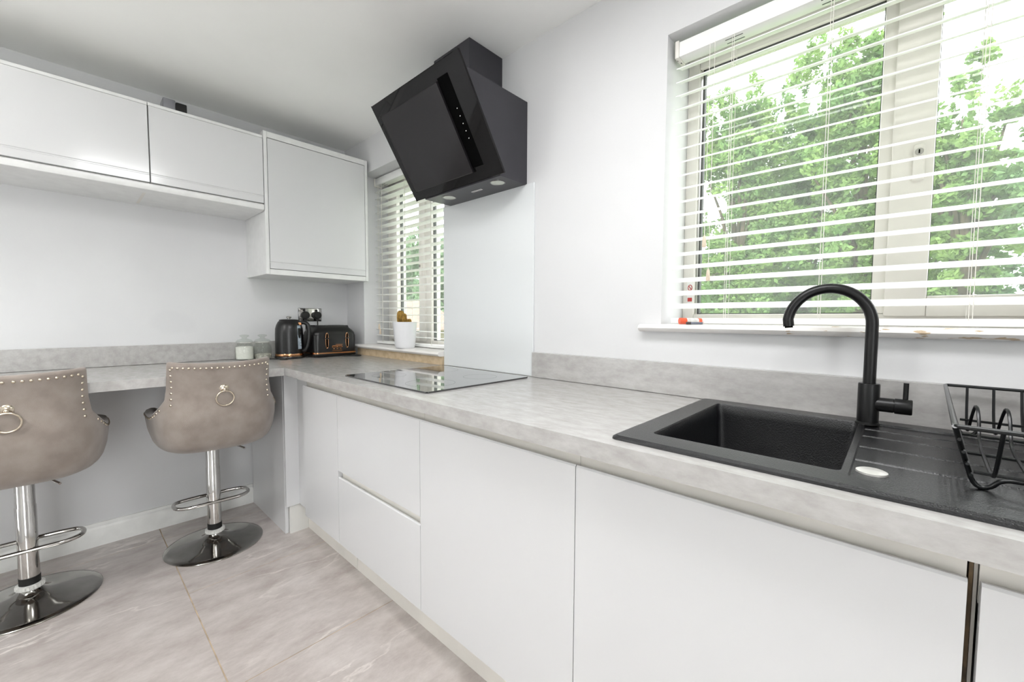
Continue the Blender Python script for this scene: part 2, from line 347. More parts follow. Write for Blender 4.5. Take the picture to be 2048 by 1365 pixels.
# baseboard on back wall
g = G().prism([(0, 0), (0.016, 0), (0.016, 0.085), (0.012, 0.098), (0.007, 0.102), (0.006, 0.116), (0, 0.118)], 'y', -0.6345, ROOM_Y)
tag(g.build('baseboard_back', 'trimw'), 'white moulded skirting board under the breakfast bar', kind='structure')

M['shade'] = leaf_mat('linen_lamp_shade', (240, 238, 232), (246, 244, 240))
for (px_, py_, pw_), lab in zip(FILL_PEND, ('added white drum fill lamp over the left part of the room', 'added white drum fill lamp behind the camera')):
    r = thing('added_fill_pendant', (px_, py_, HC), lab, 'pendant lamp', 'added drum fill lamps')  # body for an added, unseen fill lamp
    g = G().lathe([(0.20, 1.82), (0.20, 2.04)], (px_, py_, 0), 40, cap=False); g.build('lamp_shade', 'shade', r)
    g = G().tube([(px_, py_, 2.02), (px_, py_, HC-0.02)], 0.004, 8); g.build('cord', 'cord', r)
    g = G().lathe([(0.0, HC-0.0005), (0.05, HC-0.0005), (0.045, HC-0.025), (0.0, HC-0.025)], (px_, py_, 0), 24, cap=False); g.build('ceiling_rose', 'trimw', r)
    for a_ in (0, PI/2): G().tube([(px_-0.2*math.cos(a_), py_-0.2*math.sin(a_), 2.035), (px_+0.2*math.cos(a_), py_+0.2*math.sin(a_), 2.035)], 0.003, 6).build('spider_bar', 'steel', r)
r = thing('fill_light_panel', (2.65, -1.05, HC-0.03), 'added white framed housing of the ceiling fill light above the worktop', 'fill light housing')  # housing built around the added ceiling fill light
X0_, X1_, Y0_, Y1_ = 2.05, 3.25, -1.33, -0.77
g = G(); g.box(X0_, X1_, Y0_, Y0_+0.02, HC-0.03, HC-0.0005); g.box(X0_, X1_, Y1_-0.02, Y1_, HC-0.03, HC-0.0005); g.box(X0_, X0_+0.02, Y0_+0.02, Y1_-0.02, HC-0.03, HC-0.0005); g.box(X1_-0.02, X1_, Y0_+0.02, Y1_-0.02, HC-0.03, HC-0.0005)
g.build('frame', 'trimw', r); G().box(X0_+0.02, X1_-0.02, Y0_+0.02, Y1_-0.02, HC-0.020, HC-0.0005).build('diffuser', 'trimw', r)
# glazed door and window added out of view to let in fill light
def plain_window(name, axis, a0, a1, z0, z1, pos, nm):
    r = thing(name, ((a0+a1)/2, pos, z0) if axis == 'y' else (pos, (a0+a1)/2, z0), kind='structure')
    def bx(g, u0, u1, w0, w1, d): return g.box(u0, u1, pos-d, pos+d, w0, w1) if axis == 'y' else g.box(pos-d, pos+d, u0, u1, w0, w1)
    g = G(); t = 0.07; bx(g, a0, a0+t, z0, z1, 0.03); bx(g, a1-t, a1, z0, z1, 0.03); bx(g, a0, a1, z0, z0+t, 0.029); bx(g, a0, a1, z1-t, z1, 0.029)
    mid = (a0+a1)/2; bx(g, mid-0.05, mid+0.05, z0, z1, 0.028); g.build('frame', 'upvc', r)
    g = G(); bx(g, a0+t, mid-0.05, z0+t, z1-t, 0.004); g.build('pane', 'glass', r)
    g = G(); bx(g, mid+0.05, a1-t, z0+t, z1-t, 0.004); g.build('pane', 'glass', r)
r = thing('door_1', ((D3[0]+D3[1])/2, ROOM_Y-0.05, 0), 'white panelled room door behind the camera', kind='structure')
G().box(D3[0]+0.002, D3[1]-0.002, ROOM_Y-0.07, ROOM_Y-0.03, 0.001, D3[3]-0.002, 0.002).build('leaf', 'trimw', r)
G().tube([(2.08, ROOM_Y-0.03, 1.0), (2.08, ROOM_Y+0.02, 1.0), (2.20, ROOM_Y+0.02, 1.0)], 0.009, 10).build('handle', 'steel', r)
plain_window('fill_light_door', 'x', W4[0], W4[1], W4[2], W4[3], ROOM_X+0.08, 'door')
plain_window('fill_light_window', 'y', W5[0], W5[1], W5[2], W5[3], ROOM_Y-0.08, 'window')

# ------------------------------------------------------------------ windows
FY = 0.19
def window(name, x0, x1, z0, z1, casement_left, mull, glass_edges, lockz, label):
    r = thing(name, (x0, FY, z0), label, kind='structure')
    gl0, gl1, gr0, gr1 = glass_edges; zt = z1-0.045; zb = z0+0.036
    g = G(); d0, d1 = FY, FY+0.07
    g.box(x0, x0+0.04, d0, d1, z0, z1, 0.003); g.box(x1-0.04, x1, d0, d1, z0, z1, 0.003)
    g.box(x0+0.04, x1-0.04, d0+0.001, d1, z0, z0+0.036, 0.003); g.box(x0+0.04, x1-0.04, d0+0.001, d1, z1-0.045, z1, 0.003)
    g.box(mull[0], mull[1], d0+0.001, d1, z0+0.036, z1-0.045, 0.003)
    g.build('frame', 'upvc', r)
    # opening casement sits proud of the frame
    ca, cb = ((x0+0.034, mull[0]+0.02) if casement_left else (mull[1]-0.045, x1-0.034))
    ga, gb = (gl0, gl1) if casement_left else (gr0, gr1)
    cz0, cz1 = z0+0.028, z1-0.038; gz0, gz1 = cz0+0.055, cz1-0.055
    g = G(); g.box(ca, ga, d0-0.014, d1-0.01, cz0, cz1, 0.004); g.box(gb, cb, d0-0.014, d1-0.01, cz0, cz1, 0.004)
    g.box(ga, gb, d0-0.013, d1-0.01, cz0, gz0, 0.003); g.box(ga, gb, d0-0.013, d1-0.01, gz1, cz1, 0.003)
    c = g.build('casement', 'upvc', r)
    lx = ga-0.03 if not casement_left else gb+0.03
    g = G().box(lx-0.012, lx+0.012, d0-0.026, d0-0.013, lockz-0.075, lockz+0.022, 0.005); h = g.build('handle', 'upvc', c)
    g = G().lathe([(0.0085, d0-0.030), (0.0085, d0-0.026)], (lx, 0, lockz), 20, axis='y'); g.add([(lx-0.0015, d0-0.0304, lockz-0.005), (lx+0.0015, d0-0.0304, lockz-0.005), (lx+0.0015, d0-0.0304, lockz+0.005), (lx-0.0015, d0-0.0304, lockz+0.005)], [(0, 1, 2, 3)], 1)
    g.build('key_cylinder', ['steel', 'void'], c)
    for (a, b, za, zb_) in ((ga, gb, gz0, gz1),) + (((gr0, gr1, zb, zt),) if casement_left else ((gl0, gl1, zb, zt),)):
        q = G(); e = 0.006 if (casement_left or a == gl0) else 0.002; y0, y1 = FY+0.016, FY+0.036
        q.box(a-0.001, a+e, y0, y1, za, zb_); q.box(b-e*0.4, b+0.001, y0, y1, za, zb_); q.box(a, b, y0, y1, za-0.001, za+e*0.5); q.box(a, b, y0, y1, zb_-e, zb_+0.001)
        q.build('gasket', 'gasket', r)
        G().box(a, b, FY+0.026, FY+0.030, za, zb_).build('pane', 'glass', r)
    return r
w1 = window('window_1', W1[0], W1[1], 1.149, W1[3], False, (2.882, 2.955), (2.39, 2.882, 2.995, 3.42), 1.615, 'wide white framed window above the sink')
w2 = window('window_2', W2[0], W2[1], 0.985, W2[3], True, (0.69, 0.765), (0.385, 0.645, 0.765, 1.10), 1.5, 'narrow white framed window between tall wall cabinet and hob')
s1 = G().prism([(FY, 1.149), (0.0, 1.149), (0.0, 1.1255), (FY, 1.1255)], 'x', 2.3425, 3.4995)
s1.prism([(-0.0005, 1.149), (-0.020, 1.149), (-0.032, 1.145), (-0.038, 1.136), (-0.032, 1.127), (-0.020, 1.123), (-0.0005, 1.123)], 'x', 2.275, 3.56)
tag(s1.build('trim_1', 'sillworn', None, 50), 'chipped white window sill board above the sink', kind='structure')
s2 = G().prism([(FY, 0.983), (0.0, 0.983), (0, 0.9557), (FY, 0.9557)], 'x', 0.2525, 1.1395)
s2.prism([(-0.0005, 0.983), (-0.030, 0.983), (-0.042, 0.979), (-0.048, 0.970), (-0.042, 0.961), (-0.030, 0.957), (-0.0005, 0.957)], 'x', 0.185, 1.1405)
tag(s2.build('trim_2', 'sill', None, 50), 'white window sill board carrying the cactus pot', kind='structure')
tag(G().box(0.19, 1.139, -0.020, -0.0005, 0.9105, 0.9565).build('trim_3', 'sillraw'), 'bare tan batten between worktop and low window sill', kind='structure')
# round warning sticker on the frame
st = thing('warning_sticker', (2.366, FY-0.001, 1.24), 'small red and white prohibition sticker on the sink window frame', 'sticker')
g = G().box(2.358, 2.380, FY-0.0012, FY-0.0004, 1.225, 1.305); g.build('backing', 'whiteprint', st)
g = G().tube([(2.369+0.007*math.cos(t), FY-0.0018, 1.283+0.010*math.sin(t)) for t in np.linspace(0, 2*PI, 20)[:-1]], 0.0014, 5, True)
g.build('prohibition_ring', 'redprint', st)
G().tube([(2.3635, FY-0.0018, 1.291), (2.3745, FY-0.0018, 1.275)], 0.0014, 5).build('prohibition_bar', 'redprint', st)
G().box(2.361, 2.377, FY-0.0020, FY-0.0012, 1.232, 1.246).build('red_block', 'redprint', st)

# ------------------------------------------------------------------ venetian blinds
def blind(x0, x1, zt, yc, tilt, pitch, z_low, nslat, ladders, tassels, rail_z, label, droop=None):
    r = thing('venetian_blind', (x0, yc, zt), label, 'blind', 'venetian blinds')
    g = G().box(x0+0.012, x1-0.012, yc-0.026, yc+0.026, zt-0.048, zt, 0.002)
    for lx in ladders:
        g.box(lx-0.025, lx+0.025, yc-0.012, yc-0.009, zt-0.0486, zt-0.0481, mi=1); g.box(lx-0.025, lx+0.025, yc+0.009, yc+0.012, zt-0.0486, zt-0.0481, mi=1)
    g.build('headrail', ['slat', 'gasket'], r)
    for xx in (x0, x1-0.012):
        g = G().box(xx, xx+0.012, yc-0.031, yc+0.029, zt-0.052, zt+0.003, 0.001)
        g.box(xx+0.002, xx+0.004, yc-0.015, yc-0.01, zt-0.0526, zt-0.0521, mi=1); g.box(xx+0.006, xx+0.009, yc+0.004, yc+0.010, zt-0.0526, zt-0.0521, mi=1)
        g.build('bracket', ['upvc', 'dark'], r)
    # one slat, then copies
    ct, st_ = math.cos(tilt), math.sin(tilt); hw = 0.025
    def slat_mesh(x0, x1):
        g = G(); n = 6; top = []
        for k in range(n+1):
            u = -1+2*k/n; cr = 0.0022*(1-u*u)
            top.append((u*hw, cr))
        poly = [(yy, zz+0.0013) for yy, zz in top]+[(yy, zz-0.0013) for yy, zz in reversed(top)]
        poly = [(yc+a*ct-b*st_, a*st_+b*ct) for a, b in poly]
        return g.prism(poly, 'x', x0, x1)
    gm = slat_mesh(x0+0.004, x1-0.004); z0s = z_low
    gm.v = [(a, b, c+z0s) for a, b, c in gm.v]
    s0 = gm.build('slat', 'slat', r, 40)
    for k in range(1, nslat):
        s = s0.copy(); COL.objects.link(s); s.parent = r; s.location = (0, 0, k*pitch)
        if droop and k in droop: s.rotation_euler = (0, droop[k], 0)
    g = G().box(x0+0.006, x1-0.006, yc-0.025, yc+0.025, rail_z, rail_z+0.018, 0.003); g.build('bottom_rail', 'slat', r)
    top_z = zt-0.048
    for lx in ladders:
        g = G()
        for dy in (-0.026, 0.026): g.tube([(lx, yc+dy, top_z), (lx, yc+dy, rail_z+0.014)], 0.0008, 5)
        g.tube([(lx+0.006, yc-0.0275, top_z), (lx+0.006, yc-0.0275, rail_z+0.014)], 0.0009, 5)
        for k in range(nslat): zc = z_low+k*pitch-0.0025; g.tube([(lx, yc-0.026*ct, zc-0.026*st_), (lx, yc+0.026*ct, zc+0.026*st_)], 0.0006, 4)
        g.build('ladder_cord', 'cord', r)
    for (tx, tz) in tassels:
        g = G().tube([(tx, yc-0.030, top_z), (tx+0.001, yc-0.031, (top_z+tz)/2), (tx, yc-0.030, tz)], 0.0009, 5); c = g.build('pull_cord', 'cord', r)
        g = G().lathe([(0.002, tz+0.004), (0.0045, tz), (0.006, tz-0.018), (0.0068, tz-0.030), (0.005, tz-0.034)], (tx, yc-0.030, 0), 14); g.build('tassel', 'tassel', c)
    return r
b1 = blind(2.356, 3.488, 2.092, 0.058, math.radians(20), 0.0447, 1.2115, 19, (2.532, 2.776, 3.062, 3.32), ((2.468, 1.435), (2.483, 1.325)), 1.152,
      'long cream slatted blind hanging in the window above the sink')
b2 = blind(0.256, 1.132, 2.118, 0.112, math.radians(-3), 0.0468, 1.043, 22, (0.345, 0.624, 0.90), ((0.305, 1.12), (0.318, 1.085)), 0.987,
      'short cream slatted blind in the narrow window left of the hob', droop={1: math.radians(0.9)})

# ------------------------------------------------------------------ worktop, upstands
SX0, SX1, SY0, SY1 = 2.512, 3.44, -0.605, -0.045     # sink cut-out
g = G()
D = 0.655; B = 0.674
g.box(0.0005, B, -D, ROOM_Y+0.001, H-0.04, H)
g.box(0.0005, SX0+0.01, -D+0.0002, -0.0005, H-0.04, H)
g.box(SX0+0.01, SX1-0.01, -D+0.0002, SY0+0.01, H-0.04, H); g.box(SX0+0.01, SX1-0.01, SY1-0.01, -0.0005, H-0.04, H)
g.box(SX1-0.01, ROOM_X-0.01, -D+0.0002, -0.0005, H-0.04, H)
tag(g.build('worktop', 'worktop', None, 30), 'pale grey concrete look laminate worktop and breakfast bar in an L', 'worktop')
tag(G().box(1.776, ROOM_X-0.01, -0.020, -0.0005, H+0.0012, 1.018, 0.001, 1).build('upstand', 'worktop'), 'grey laminate upstand strip along the wall behind the sink', 'upstand', 'worktop upstands')
tag(G().box(0.0005, 0.018, -0.0215, ROOM_Y+0.001, H+0.0012, 1.013, 0.001, 1).build('upstand', 'worktop'), 'grey laminate upstand strip along the wall behind the bar stools', 'upstand', 'worktop upstands')
tag(G().box(1.143, 1.772, -0.0075, -0.0005, H+0.0015, 1.752, 0.001, 1).build('splashback', 'splash'), 'tall white glass splashback panel between hob and hood', 'splashback')

# ------------------------------------------------------------------ base cabinets
DY = -0.597
def front(name, x0, x1, z0, z1, parent, bev=0.002):
    # door slab with a chamfered finger-grip top edge
    y0, y1 = DY, DY+0.020
    g = G().prism([(y0, z0), (y0, z1-0.004), (y0+0.003, z1), (y0+0.010, z1-0.001), (y1, z1-0.016), (y1, z0)], 'x', x0, x1)
    return g.build(name, 'gloss', parent, 30)
def carcass(x0, x1, parent, ztop=H-0.041):
    g = G(); t = 0.016; yb = -0.03; yf = DY+0.022
    g.box(x0, x0+t, yf, yb, 0.15, ztop); g.box(x1-t, x1, yf, yb, 0.15, ztop); g.box(x0+t, x1-t, yf, yb, 0.15, 0.15+t); g.box(x0+t, x1-t, yb-0.008, yb, 0.15+t, ztop)
    return g.build('carcass', 'carcass', parent, 30)
def channel(x0, x1, parent):
    g = G().prism([(DY+0.050, 0.8685), (DY+0.010, 0.8685), (DY+0.0205, 0.855), (DY+0.0205, 0.785), (DY+0.050, 0.785)], 'x', x0, x1)
    return g.build('grip_channel', 'channel', parent, 30)
spec = [
 ('base_cabinet', 0.752, 1.140, 'door', 'narrow white gloss base cabinet in the corner beside the drawers'),
 ('drawer_unit', 1.1405, 1.7695, 'drawers', 'white gloss two drawer unit under the hob'),
 ('base_cabinet', 1.770, 2.4015, 'door', 'white gloss base cabinet between hob drawers and sink cabinet'),
 ('base_cabinet', 2.402, 3.026, 'door', 'wide white gloss base cabinet under the sink bowl'),
 ('base_cabinet', 3.0365, 3.640, 'door', 'white gloss base cabinet at the right edge beyond the dark gap'),
 ('base_cabinet', 3.6415, 4.370, 'door', 'white gloss base cabinet furthest right against the end wall'),
]
for nm, x0, x1, kind, lab in spec:
    r = thing(nm, ((x0+x1)/2, DY, 0.15), lab, 'cabinet' if kind == 'door' else 'drawer unit', 'white base units')
    zt = 0.655 if x0 > 2.39 else H-0.041
    carcass(x0, x1, r, zt); channel(x0+0.0006, x1-0.0006, r)
    if kind == 'door': front('door', x0+0.001, x1-0.001, 0.15, 0.822, r)
    else:
        front('drawer', x0+0.001, x1-0.001, 0.484, 0.822, r)
        front('drawer', x0+0.001, x1-0.001, 0.15, 0.456, r)
        g = G().box(x0+0.001, x1-0.001, DY+0.0205, DY+0.03, 0.44, 0.50); g.build('grip_rail', 'channel', r)
        # side return of drawer front is seen as a bright bevel
# brown board edges in the gap beside the sink unit
tag(G().box(3.0275, 3.0315, DY+0.022, -0.1, 0.15, 0.868).build('filler_board', 'browngap'), 'raw brown board edge in the gap right of the sink cabinet', 'board')
tag(G().box(3.0325, 3.0360, DY+0.026, -0.1, 0.15, 0.868).build('filler_board', 'channel'), 'pale board edge in the gap next to the raw brown one', 'board')
# corner post and end panel
g = G().box(0.578, 0.596, -0.6345+0.001, -0.555, 0.151, 0.868, 0.001, 1); g.box(0.596, 0.751, -0.567, -0.551, 0.151, 0.868, 0.001, 1)
tag(g.build('corner_post', 'gloss', None, 30), 'white corner filler post beside the bar end panel', 'filler panel')
tag(G().box(0.0175, 0.572, -0.6345, -0.6165, 0.0, 0.8690, 0.0008, 1).build('end_panel', 'gloss', None, 30), 'white gloss end panel closing the base units beside the bar stools', 'panel')
g = G().box(0.575, 0.589, -0.6160, -0.507, 0.0, 0.149)
tag(g.build('plinth', 'carcass'), 'short white plinth return in the corner by the end panel', 'plinth', 'white plinths')
g = G().box(0.5895, 1.153, -0.522, -0.507, 0.0, 0.149, 0.0006, 1)
tag(g.build('plinth', 'channel'), 'white plinth board along the floor left of its dark joint', 'plinth', 'white plinths')
g = G().box(1.156, ROOM_X-0.02, -0.522, -0.507, 0.0, 0.149, 0.0006, 1)
tag(g.build('plinth', 'channel'), 'long white plinth board along the floor under drawers and sink', 'plinth', 'white plinths')

# ------------------------------------------------------------------ wall cabinets
XC = 0.362
def lift_cabinet(y0, y1, lab):
    r = thing('wall_cabinet', (0.0, (y0+y1)/2, 1.75), lab, 'cabinet', 'white wall cabinets')
    g = G(); zt = 2.158
    g.box(0.001, XC-0.022, y0, y0+0.016, 1.785, zt); g.box(0.001, XC-0.022, y1-0.016, y1, 1.785, zt); g.box(0.001, XC-0.022, y0+0.016, y1-0.016, zt-0.016, zt); g.box(0.001, XC-0.022, y0+0.016, y1-0.016, 1.785, 1.80)
    g.box(0.001, 0.008, y0+0.016, y1-0.016, 1.80, zt-0.016)
    g.build('carcass', 'carcass', r, 30)
    g = G()
    # door: recessed grip groove along its foot
    poly = [(XC-0.020, 1.792), (XC, 1.792), (XC, 1.824), (XC-0.003, 1.827), (XC-0.003, 1.831), (XC, 1.834), (XC, zt-0.019), (XC-0.003, zt-0.016), (XC-0.020, zt-0.016)]
    g.prism(poly, 'y', y0+0.0015, y1-0.0015); g.build('door', 'gloss', r, 30)
    g = G().box(XC-0.020, XC-0.004, y0, y1, zt-0.0145, zt, 0.001, 1); g.build('top_rail', 'edge', r, 30)
    return r
lift_cabinet(-1.106, -0.632, 'white gloss lift door wall cabinet with the small black box on top')
lift_cabinet(-1.900, -1.108, 'wide white gloss lift door wall cabinet at the left edge')
lift_cabinet(-2.30, -1.902, 'white gloss wall cabinet further left past the wide one')
g = G().prism([(0.001, 1.752), (XC-0.02, 1.752), (XC-0.004, 1.757), (XC, 1.768), (XC-0.002, 1.7845), (0.001, 1.7845)], 'y', -2.30, -0.6325)
g.box(0.03, 0.30, -1.13, -1.118, 1.7515, 1.753, mi=1)
tag(g.build('cabinet_light_pelmet', ['edge', 'channel'], None, 50), 'white rounded board running under the lift door cabinets', 'pelmet')
r = thing('wall_cabinet', (0, -0.326, 1.4056), 'tall square white gloss wall cabinet in the corner above kettle and toaster', 'cabinet', 'white wall cabinets')
ZT, ZB = 2.186, 1.4056
g = G(); g.box(0.001, XC, -0.6296, -0.612, ZB, ZT, 0.0012, 1); g.build('side_panel', 'edge', r, 30)
g = G(); g.box(0.001, XC, -0.040, -0.0225, ZB, ZT, 0.0012, 1); g.build('side_panel', 'edge', r, 30)
g = G(); g.box(0.001, XC-0.002, -0.6115, -0.0405, ZT-0.032, ZT, 0.001, 1); g.build('top_panel', 'edge', r, 30)
g = G(); g.box(0.001, XC-0.002, -0.6115, -0.0405, ZB, ZB+0.030, 0.001, 1); g.build('bottom_panel', 'edge', r, 30)
g = G(); g.box(0.001, 0.010, -0.6115, -0.0405, ZB+0.03, ZT-0.032); g.build('back_panel', 'carcass', r, 30)
g = G().prism([(XC-0.022, ZB+0.033), (XC-0.002, ZB+0.033), (XC-0.002, ZB+0.062), (XC-0.005, ZB+0.065), (XC-0.005, ZB+0.069), (XC-0.002, ZB+0.072), (XC-0.002, ZT-0.036), (XC-0.022, ZT-0.036)], 'y', -0.6095, -0.0425)
g.build('door', 'gloss', r, 30)
# things on top of the cabinets
t = thing('small_speaker_box', (0.21, -0.985, 2.158), 'small silver and black box lying on top of the lift door cabinets', 'box')
g = G().box(0.16, 0.25, -1.035, -0.985, 2.1585, 2.248, 0.006, 2); g.build('casing', 'silver', t)
g = G().box(0.165, 0.25, -0.984, -0.940, 2.1585, 2.240, 0.004, 2); g.build('front_grille', 'appl', t)

# ------------------------------------------------------------------ hob
r = thing('ceramic_hob', (1.49, -0.33, H), 'black glass ceramic hob set in the worktop below the hood', 'hob')
g = G(); b = bmesh.new(); bmesh.ops.create_cube(b, size=1)
for v in b.verts: v.co = Vector((1.488+v.co.x*0.600, -0.318+v.co.y*0.528, H+0.003+v.co.z*0.006))
bmesh.ops.bevel(b, geom=[e for e in b.edges if abs(e.verts[0].co.z-e.verts[1].co.z) > 0.003], offset=0.006, segments=4, affect='EDGES')
g.bm(b); g.build('glass_plate', 'hob', r, 30)
for (cx, cy, rr) in ((1.33, -0.18, 0.09), (1.64, -0.20, 0.072), (1.33, -0.45, 0.072), (1.63, -0.45, 0.095)):
    g = G(); n = 64
    vs = [(cx+q*math.cos(2*PI*j/n), cy+q*math.sin(2*PI*j/n), H+0.00615) for q in (rr-0.0012, rr) for j in range(n)]
    g.add(vs, [(j, (j+1) % n, (j+1) % n+n, j+n) for j in range(n)]); g.build('cooking_zone', 'hobmark', r)

# ------------------------------------------------------------------ cooker hood
r = thing('cooker_hood', (1.465, 0, 1.75), 'angled black glass cooker hood on the wall above the hob', 'cooker hood')
# body behind the leaning glass
sl = 0.643
def hy(z, off=0.0): return -0.185-off-sl*(z-1.75)
g = G().prism([(-0.001, 1.75), (hy(1.75)+0.020, 1.75), (hy(2.103)+0.020, 2.103), (-0.001, 2.103)], 'x', 1.205, 1.725)
g.build('body', 'hoodbody', r, 30)
g = G().box(1.325, 1.572, -0.200, -0.001, 2.1035, HC-0.001, 0.0008, 1); g.build('chimney', 'hoodbody', r, 30)
# leaning glass panel: local frame (x, along slope s)
L = Vector((0, -sl, 1)).normalized(); N = Vector((0, -1, -sl)).normalized()
P0 = Vector((0, -0.185, 1.747))
def slab(g, x0, x1, s0, s1, n0, n1, mi=0, bev=0.0015):
    b = bmesh.new(); bmesh.ops.create_cube(b, size=1)
    for v in b.verts:
        p = P0+L*((s0+s1)/2+v.co.z*(s1-s0))+N*((n0+n1)/2+v.co.y*(n1-n0)); v.co = Vector(((x0+x1)/2+v.co.x*(x1-x0), p.y, p.z))
    if bev: bmesh.ops.bevel(b, geom=b.edges[:], offset=bev, segments=1, affect='EDGES')
    bmesh.ops.recalc_face_normals(b, faces=b.faces[:]); return g.bm(b, mi)
LEN = 0.441
g = slab(G(), 1.158, 1.766, 0, LEN, -0.006, 0.0); gp = g.build('glass_panel', 'hoodglass', r, 30)
g = slab(G(), 1.612, 1.676, 0.055, LEN-0.045, -0.002, 0.0006, bev=0); slot = g.build('intake_slot', 'void', r, 30)
g = slab(G(), 1.200, 1.612, 0.040, LEN-0.055, 0.004, 0.010, bev=0.002); g.build('front_cover', 'hoodinner', r, 30)
for k in range(5):
    c = P0+L*(0.165+k*0.028)+N*0.0012
    g = G().sphere((1.655, c.y, c.z), 0.0022, 8, sc=(1, 0.5, 1)); g.build('touch_button', 'whiteprint', r)
for lx in (1.325, 1.655):
    g = G().lathe([(0.0, 1.7475), (0.026, 1.7475), (0.030, 1.7485), (0.030, 1.7499)], (lx, -0.112, 0), 28, cap=False); lp = g.build('lamp', 'lampglass', r)
    g = G().tube([(lx+0.031*math.cos(q), -0.112+0.031*math.sin(q), 1.749) for q in np.linspace(0, 2*PI, 29)[:-1]], 0.0025, 6, True); g.build('lamp_ring', 'steel', lp)
g = G().box(1.470, 1.536, -0.100, -0.088, 1.7487, 1.7499)
for k in range(7): g.box(1.474+k*0.0085, 1.479+k*0.0085, -0.096, -0.092, 1.7484, 1.7488, mi=1)
g.build('name_badge', ['whiteprint', 'darkprint'], r)

# ------------------------------------------------------------------ sink
r = thing('sink', (2.9, -0.33, H), 'black composite sink with bowl and ribbed drainer set in the worktop', 'sink')
BX0, BX1, BY0, BY1 = 2.562, 2.884, -0.546, -0.098; OX0, OX1, OY0, OY1 = 2.500, 3.46, -0.617, -0.037; ZR = H+0.009
def rrect(x0, x1, y0, y1, rad, n=5):
    pts = []
    for cx, cy, a0 in ((x1-rad, y1-rad, 0), (x0+rad, y1-rad, PI/2), (x0+rad, y0+rad, PI), (x1-rad, y0+rad, 3*PI/2)):
        for k in range(n+1): a = a0+PI/2*k/n; pts.append((cx+rad*math.cos(a), cy+rad*math.sin(a)))
    return pts
b = bmesh.new()
outer = [b.verts.new((x, y, ZR)) for x, y in rrect(OX0+0.008, OX1-0.008, OY0+0.008, OY1-0.008, 0.012)]
inner = [b.verts.new((x, y, ZR)) for x, y in rrect(BX0, BX1, BY0, BY1, 0.012)]
drn = [b.verts.new((x, y, ZR)) for x, y in rrect(2.894, 3.435, BY0+0.02-0.04, BY1-0.02+0.03, 0.012)]
es = []
for loop in (outer, inner, drn):
    for i in range(len(loop)): es.append(b.edges.new((loop[i], loop[(i+1) % len(loop)])))
bmesh.ops.triangle_fill(b, edges=es, use_beauty=True)
dead = []
for f in b.faces:
    c = f.calc_center_median()
    if (BX0 < c.x < BX1 and BY0 < c.y < BY1) and all(abs(v.co.z-ZR) < 1e-6 for v in f.verts) and all(v in inner for v in f.verts): dead.append(f)
    elif all(v in drn for v in f.verts): dead.append(f)
bmesh.ops.delete(b, geom=dead, context='FACES_ONLY')
g = G()
bmesh.ops.recalc_face_normals(b, faces=b.faces[:])
for f in b.faces:
    if f.normal.z < 0: f.normal_flip()
g.bm(b)
def ringstrip(g, loops, flip=False, mi=0):
    n = len(loops[0]); vs = [p for l in loops for p in l]; fs = []
    for i in range(len(loops)-1):
        for j in range(n):
            q = (i*n+j, i*n+(j+1) % n, (i+1)*n+(j+1) % n, (i+1)*n+j); fs.append(tuple(reversed(q)) if flip else q)
    g.add(vs, fs, mi)
ringstrip(g, [[(x, y, H+0.0003) for x, y in rrect(OX0, OX1, OY0, OY1, 0.016)], [(x, y, H+0.005) for x, y in rrect(OX0+0.001, OX1-0.001, OY0+0.001, OY1-0.001, 0.016)], [(x, y, ZR) for x, y in rrect(OX0+0.008, OX1-0.008, OY0+0.008, OY1-0.008, 0.012)]])
# drainer tray: ribbed surface slightly below the rim
dz = ZR-0.004
ringstrip(g, [[(x, y, ZR) for x, y in rrect(2.894, 3.435, BY0-0.02, BY1+0.01, 0.012)], [(x, y, dz) for x, y in rrect(2.896, 3.432, BY0-0.017, BY1+0.007, 0.010)]])
yy0, yy1 = BY0-0.018, BY1+0.008; ribs = [-0.155, -0.230, -0.333, -0.440]; ysamp = [yy0]
for q in sorted(ribs): ysamp += [q-0.006, q-0.003, q+0.003, q+0.006]
ysamp += [yy1]
def rz(y):
    for q in ribs:
        if abs(y-q) < 0.0045: return dz-0.003
    return dz
pts = [(x, y, rz(y)) for y in ysamp for x in (2.8955, 3.433)]
g.add(pts, [(2*i, 2*i+1, 2*i+3, 2*i+2) for i in range(len(ysamp)-1)])
g.build('deck', 'sinkblack', r, 30)
g = G(); lp = []
for (ins, z, rad) in ((0, ZR, 0.012), (0.002, ZR-0.004, 0.012), (0.004, ZR-0.03, 0.016), (0.010, ZR-0.170, 0.022), (0.018, ZR-0.188, 0.026), (0.03, ZR-0.192, 0.03)):
    lp.append([(x, y, z) for x, y in rrect(BX0+ins, BX1-ins, BY0+ins, BY1-ins, rad)])
ringstrip(g, lp); g.add(lp[-1], [tuple(range(len(lp[-1])))]); bowl = g.build('bowl', 'sinkblack', r, 40)
bowl['label'] = 'deep black bowl'
g = G().lathe([(0.0, ZR-0.1905), (0.043, ZR-0.1905), (0.045, ZR-0.1915)], (2.715, -0.32, 0), 28, cap=False); g.build('drain_strainer', 'steel', bowl)
g = G().lathe([(0.0, ZR+0.0005), (0.018, ZR+0.0002), (0.0205, ZR-0.001), (0.021, ZR-0.0075)], (2.921, -0.507, 0), 32, cap=False); g.build('overflow_cap', 'satin', r)['label'] = 'round polished cap'

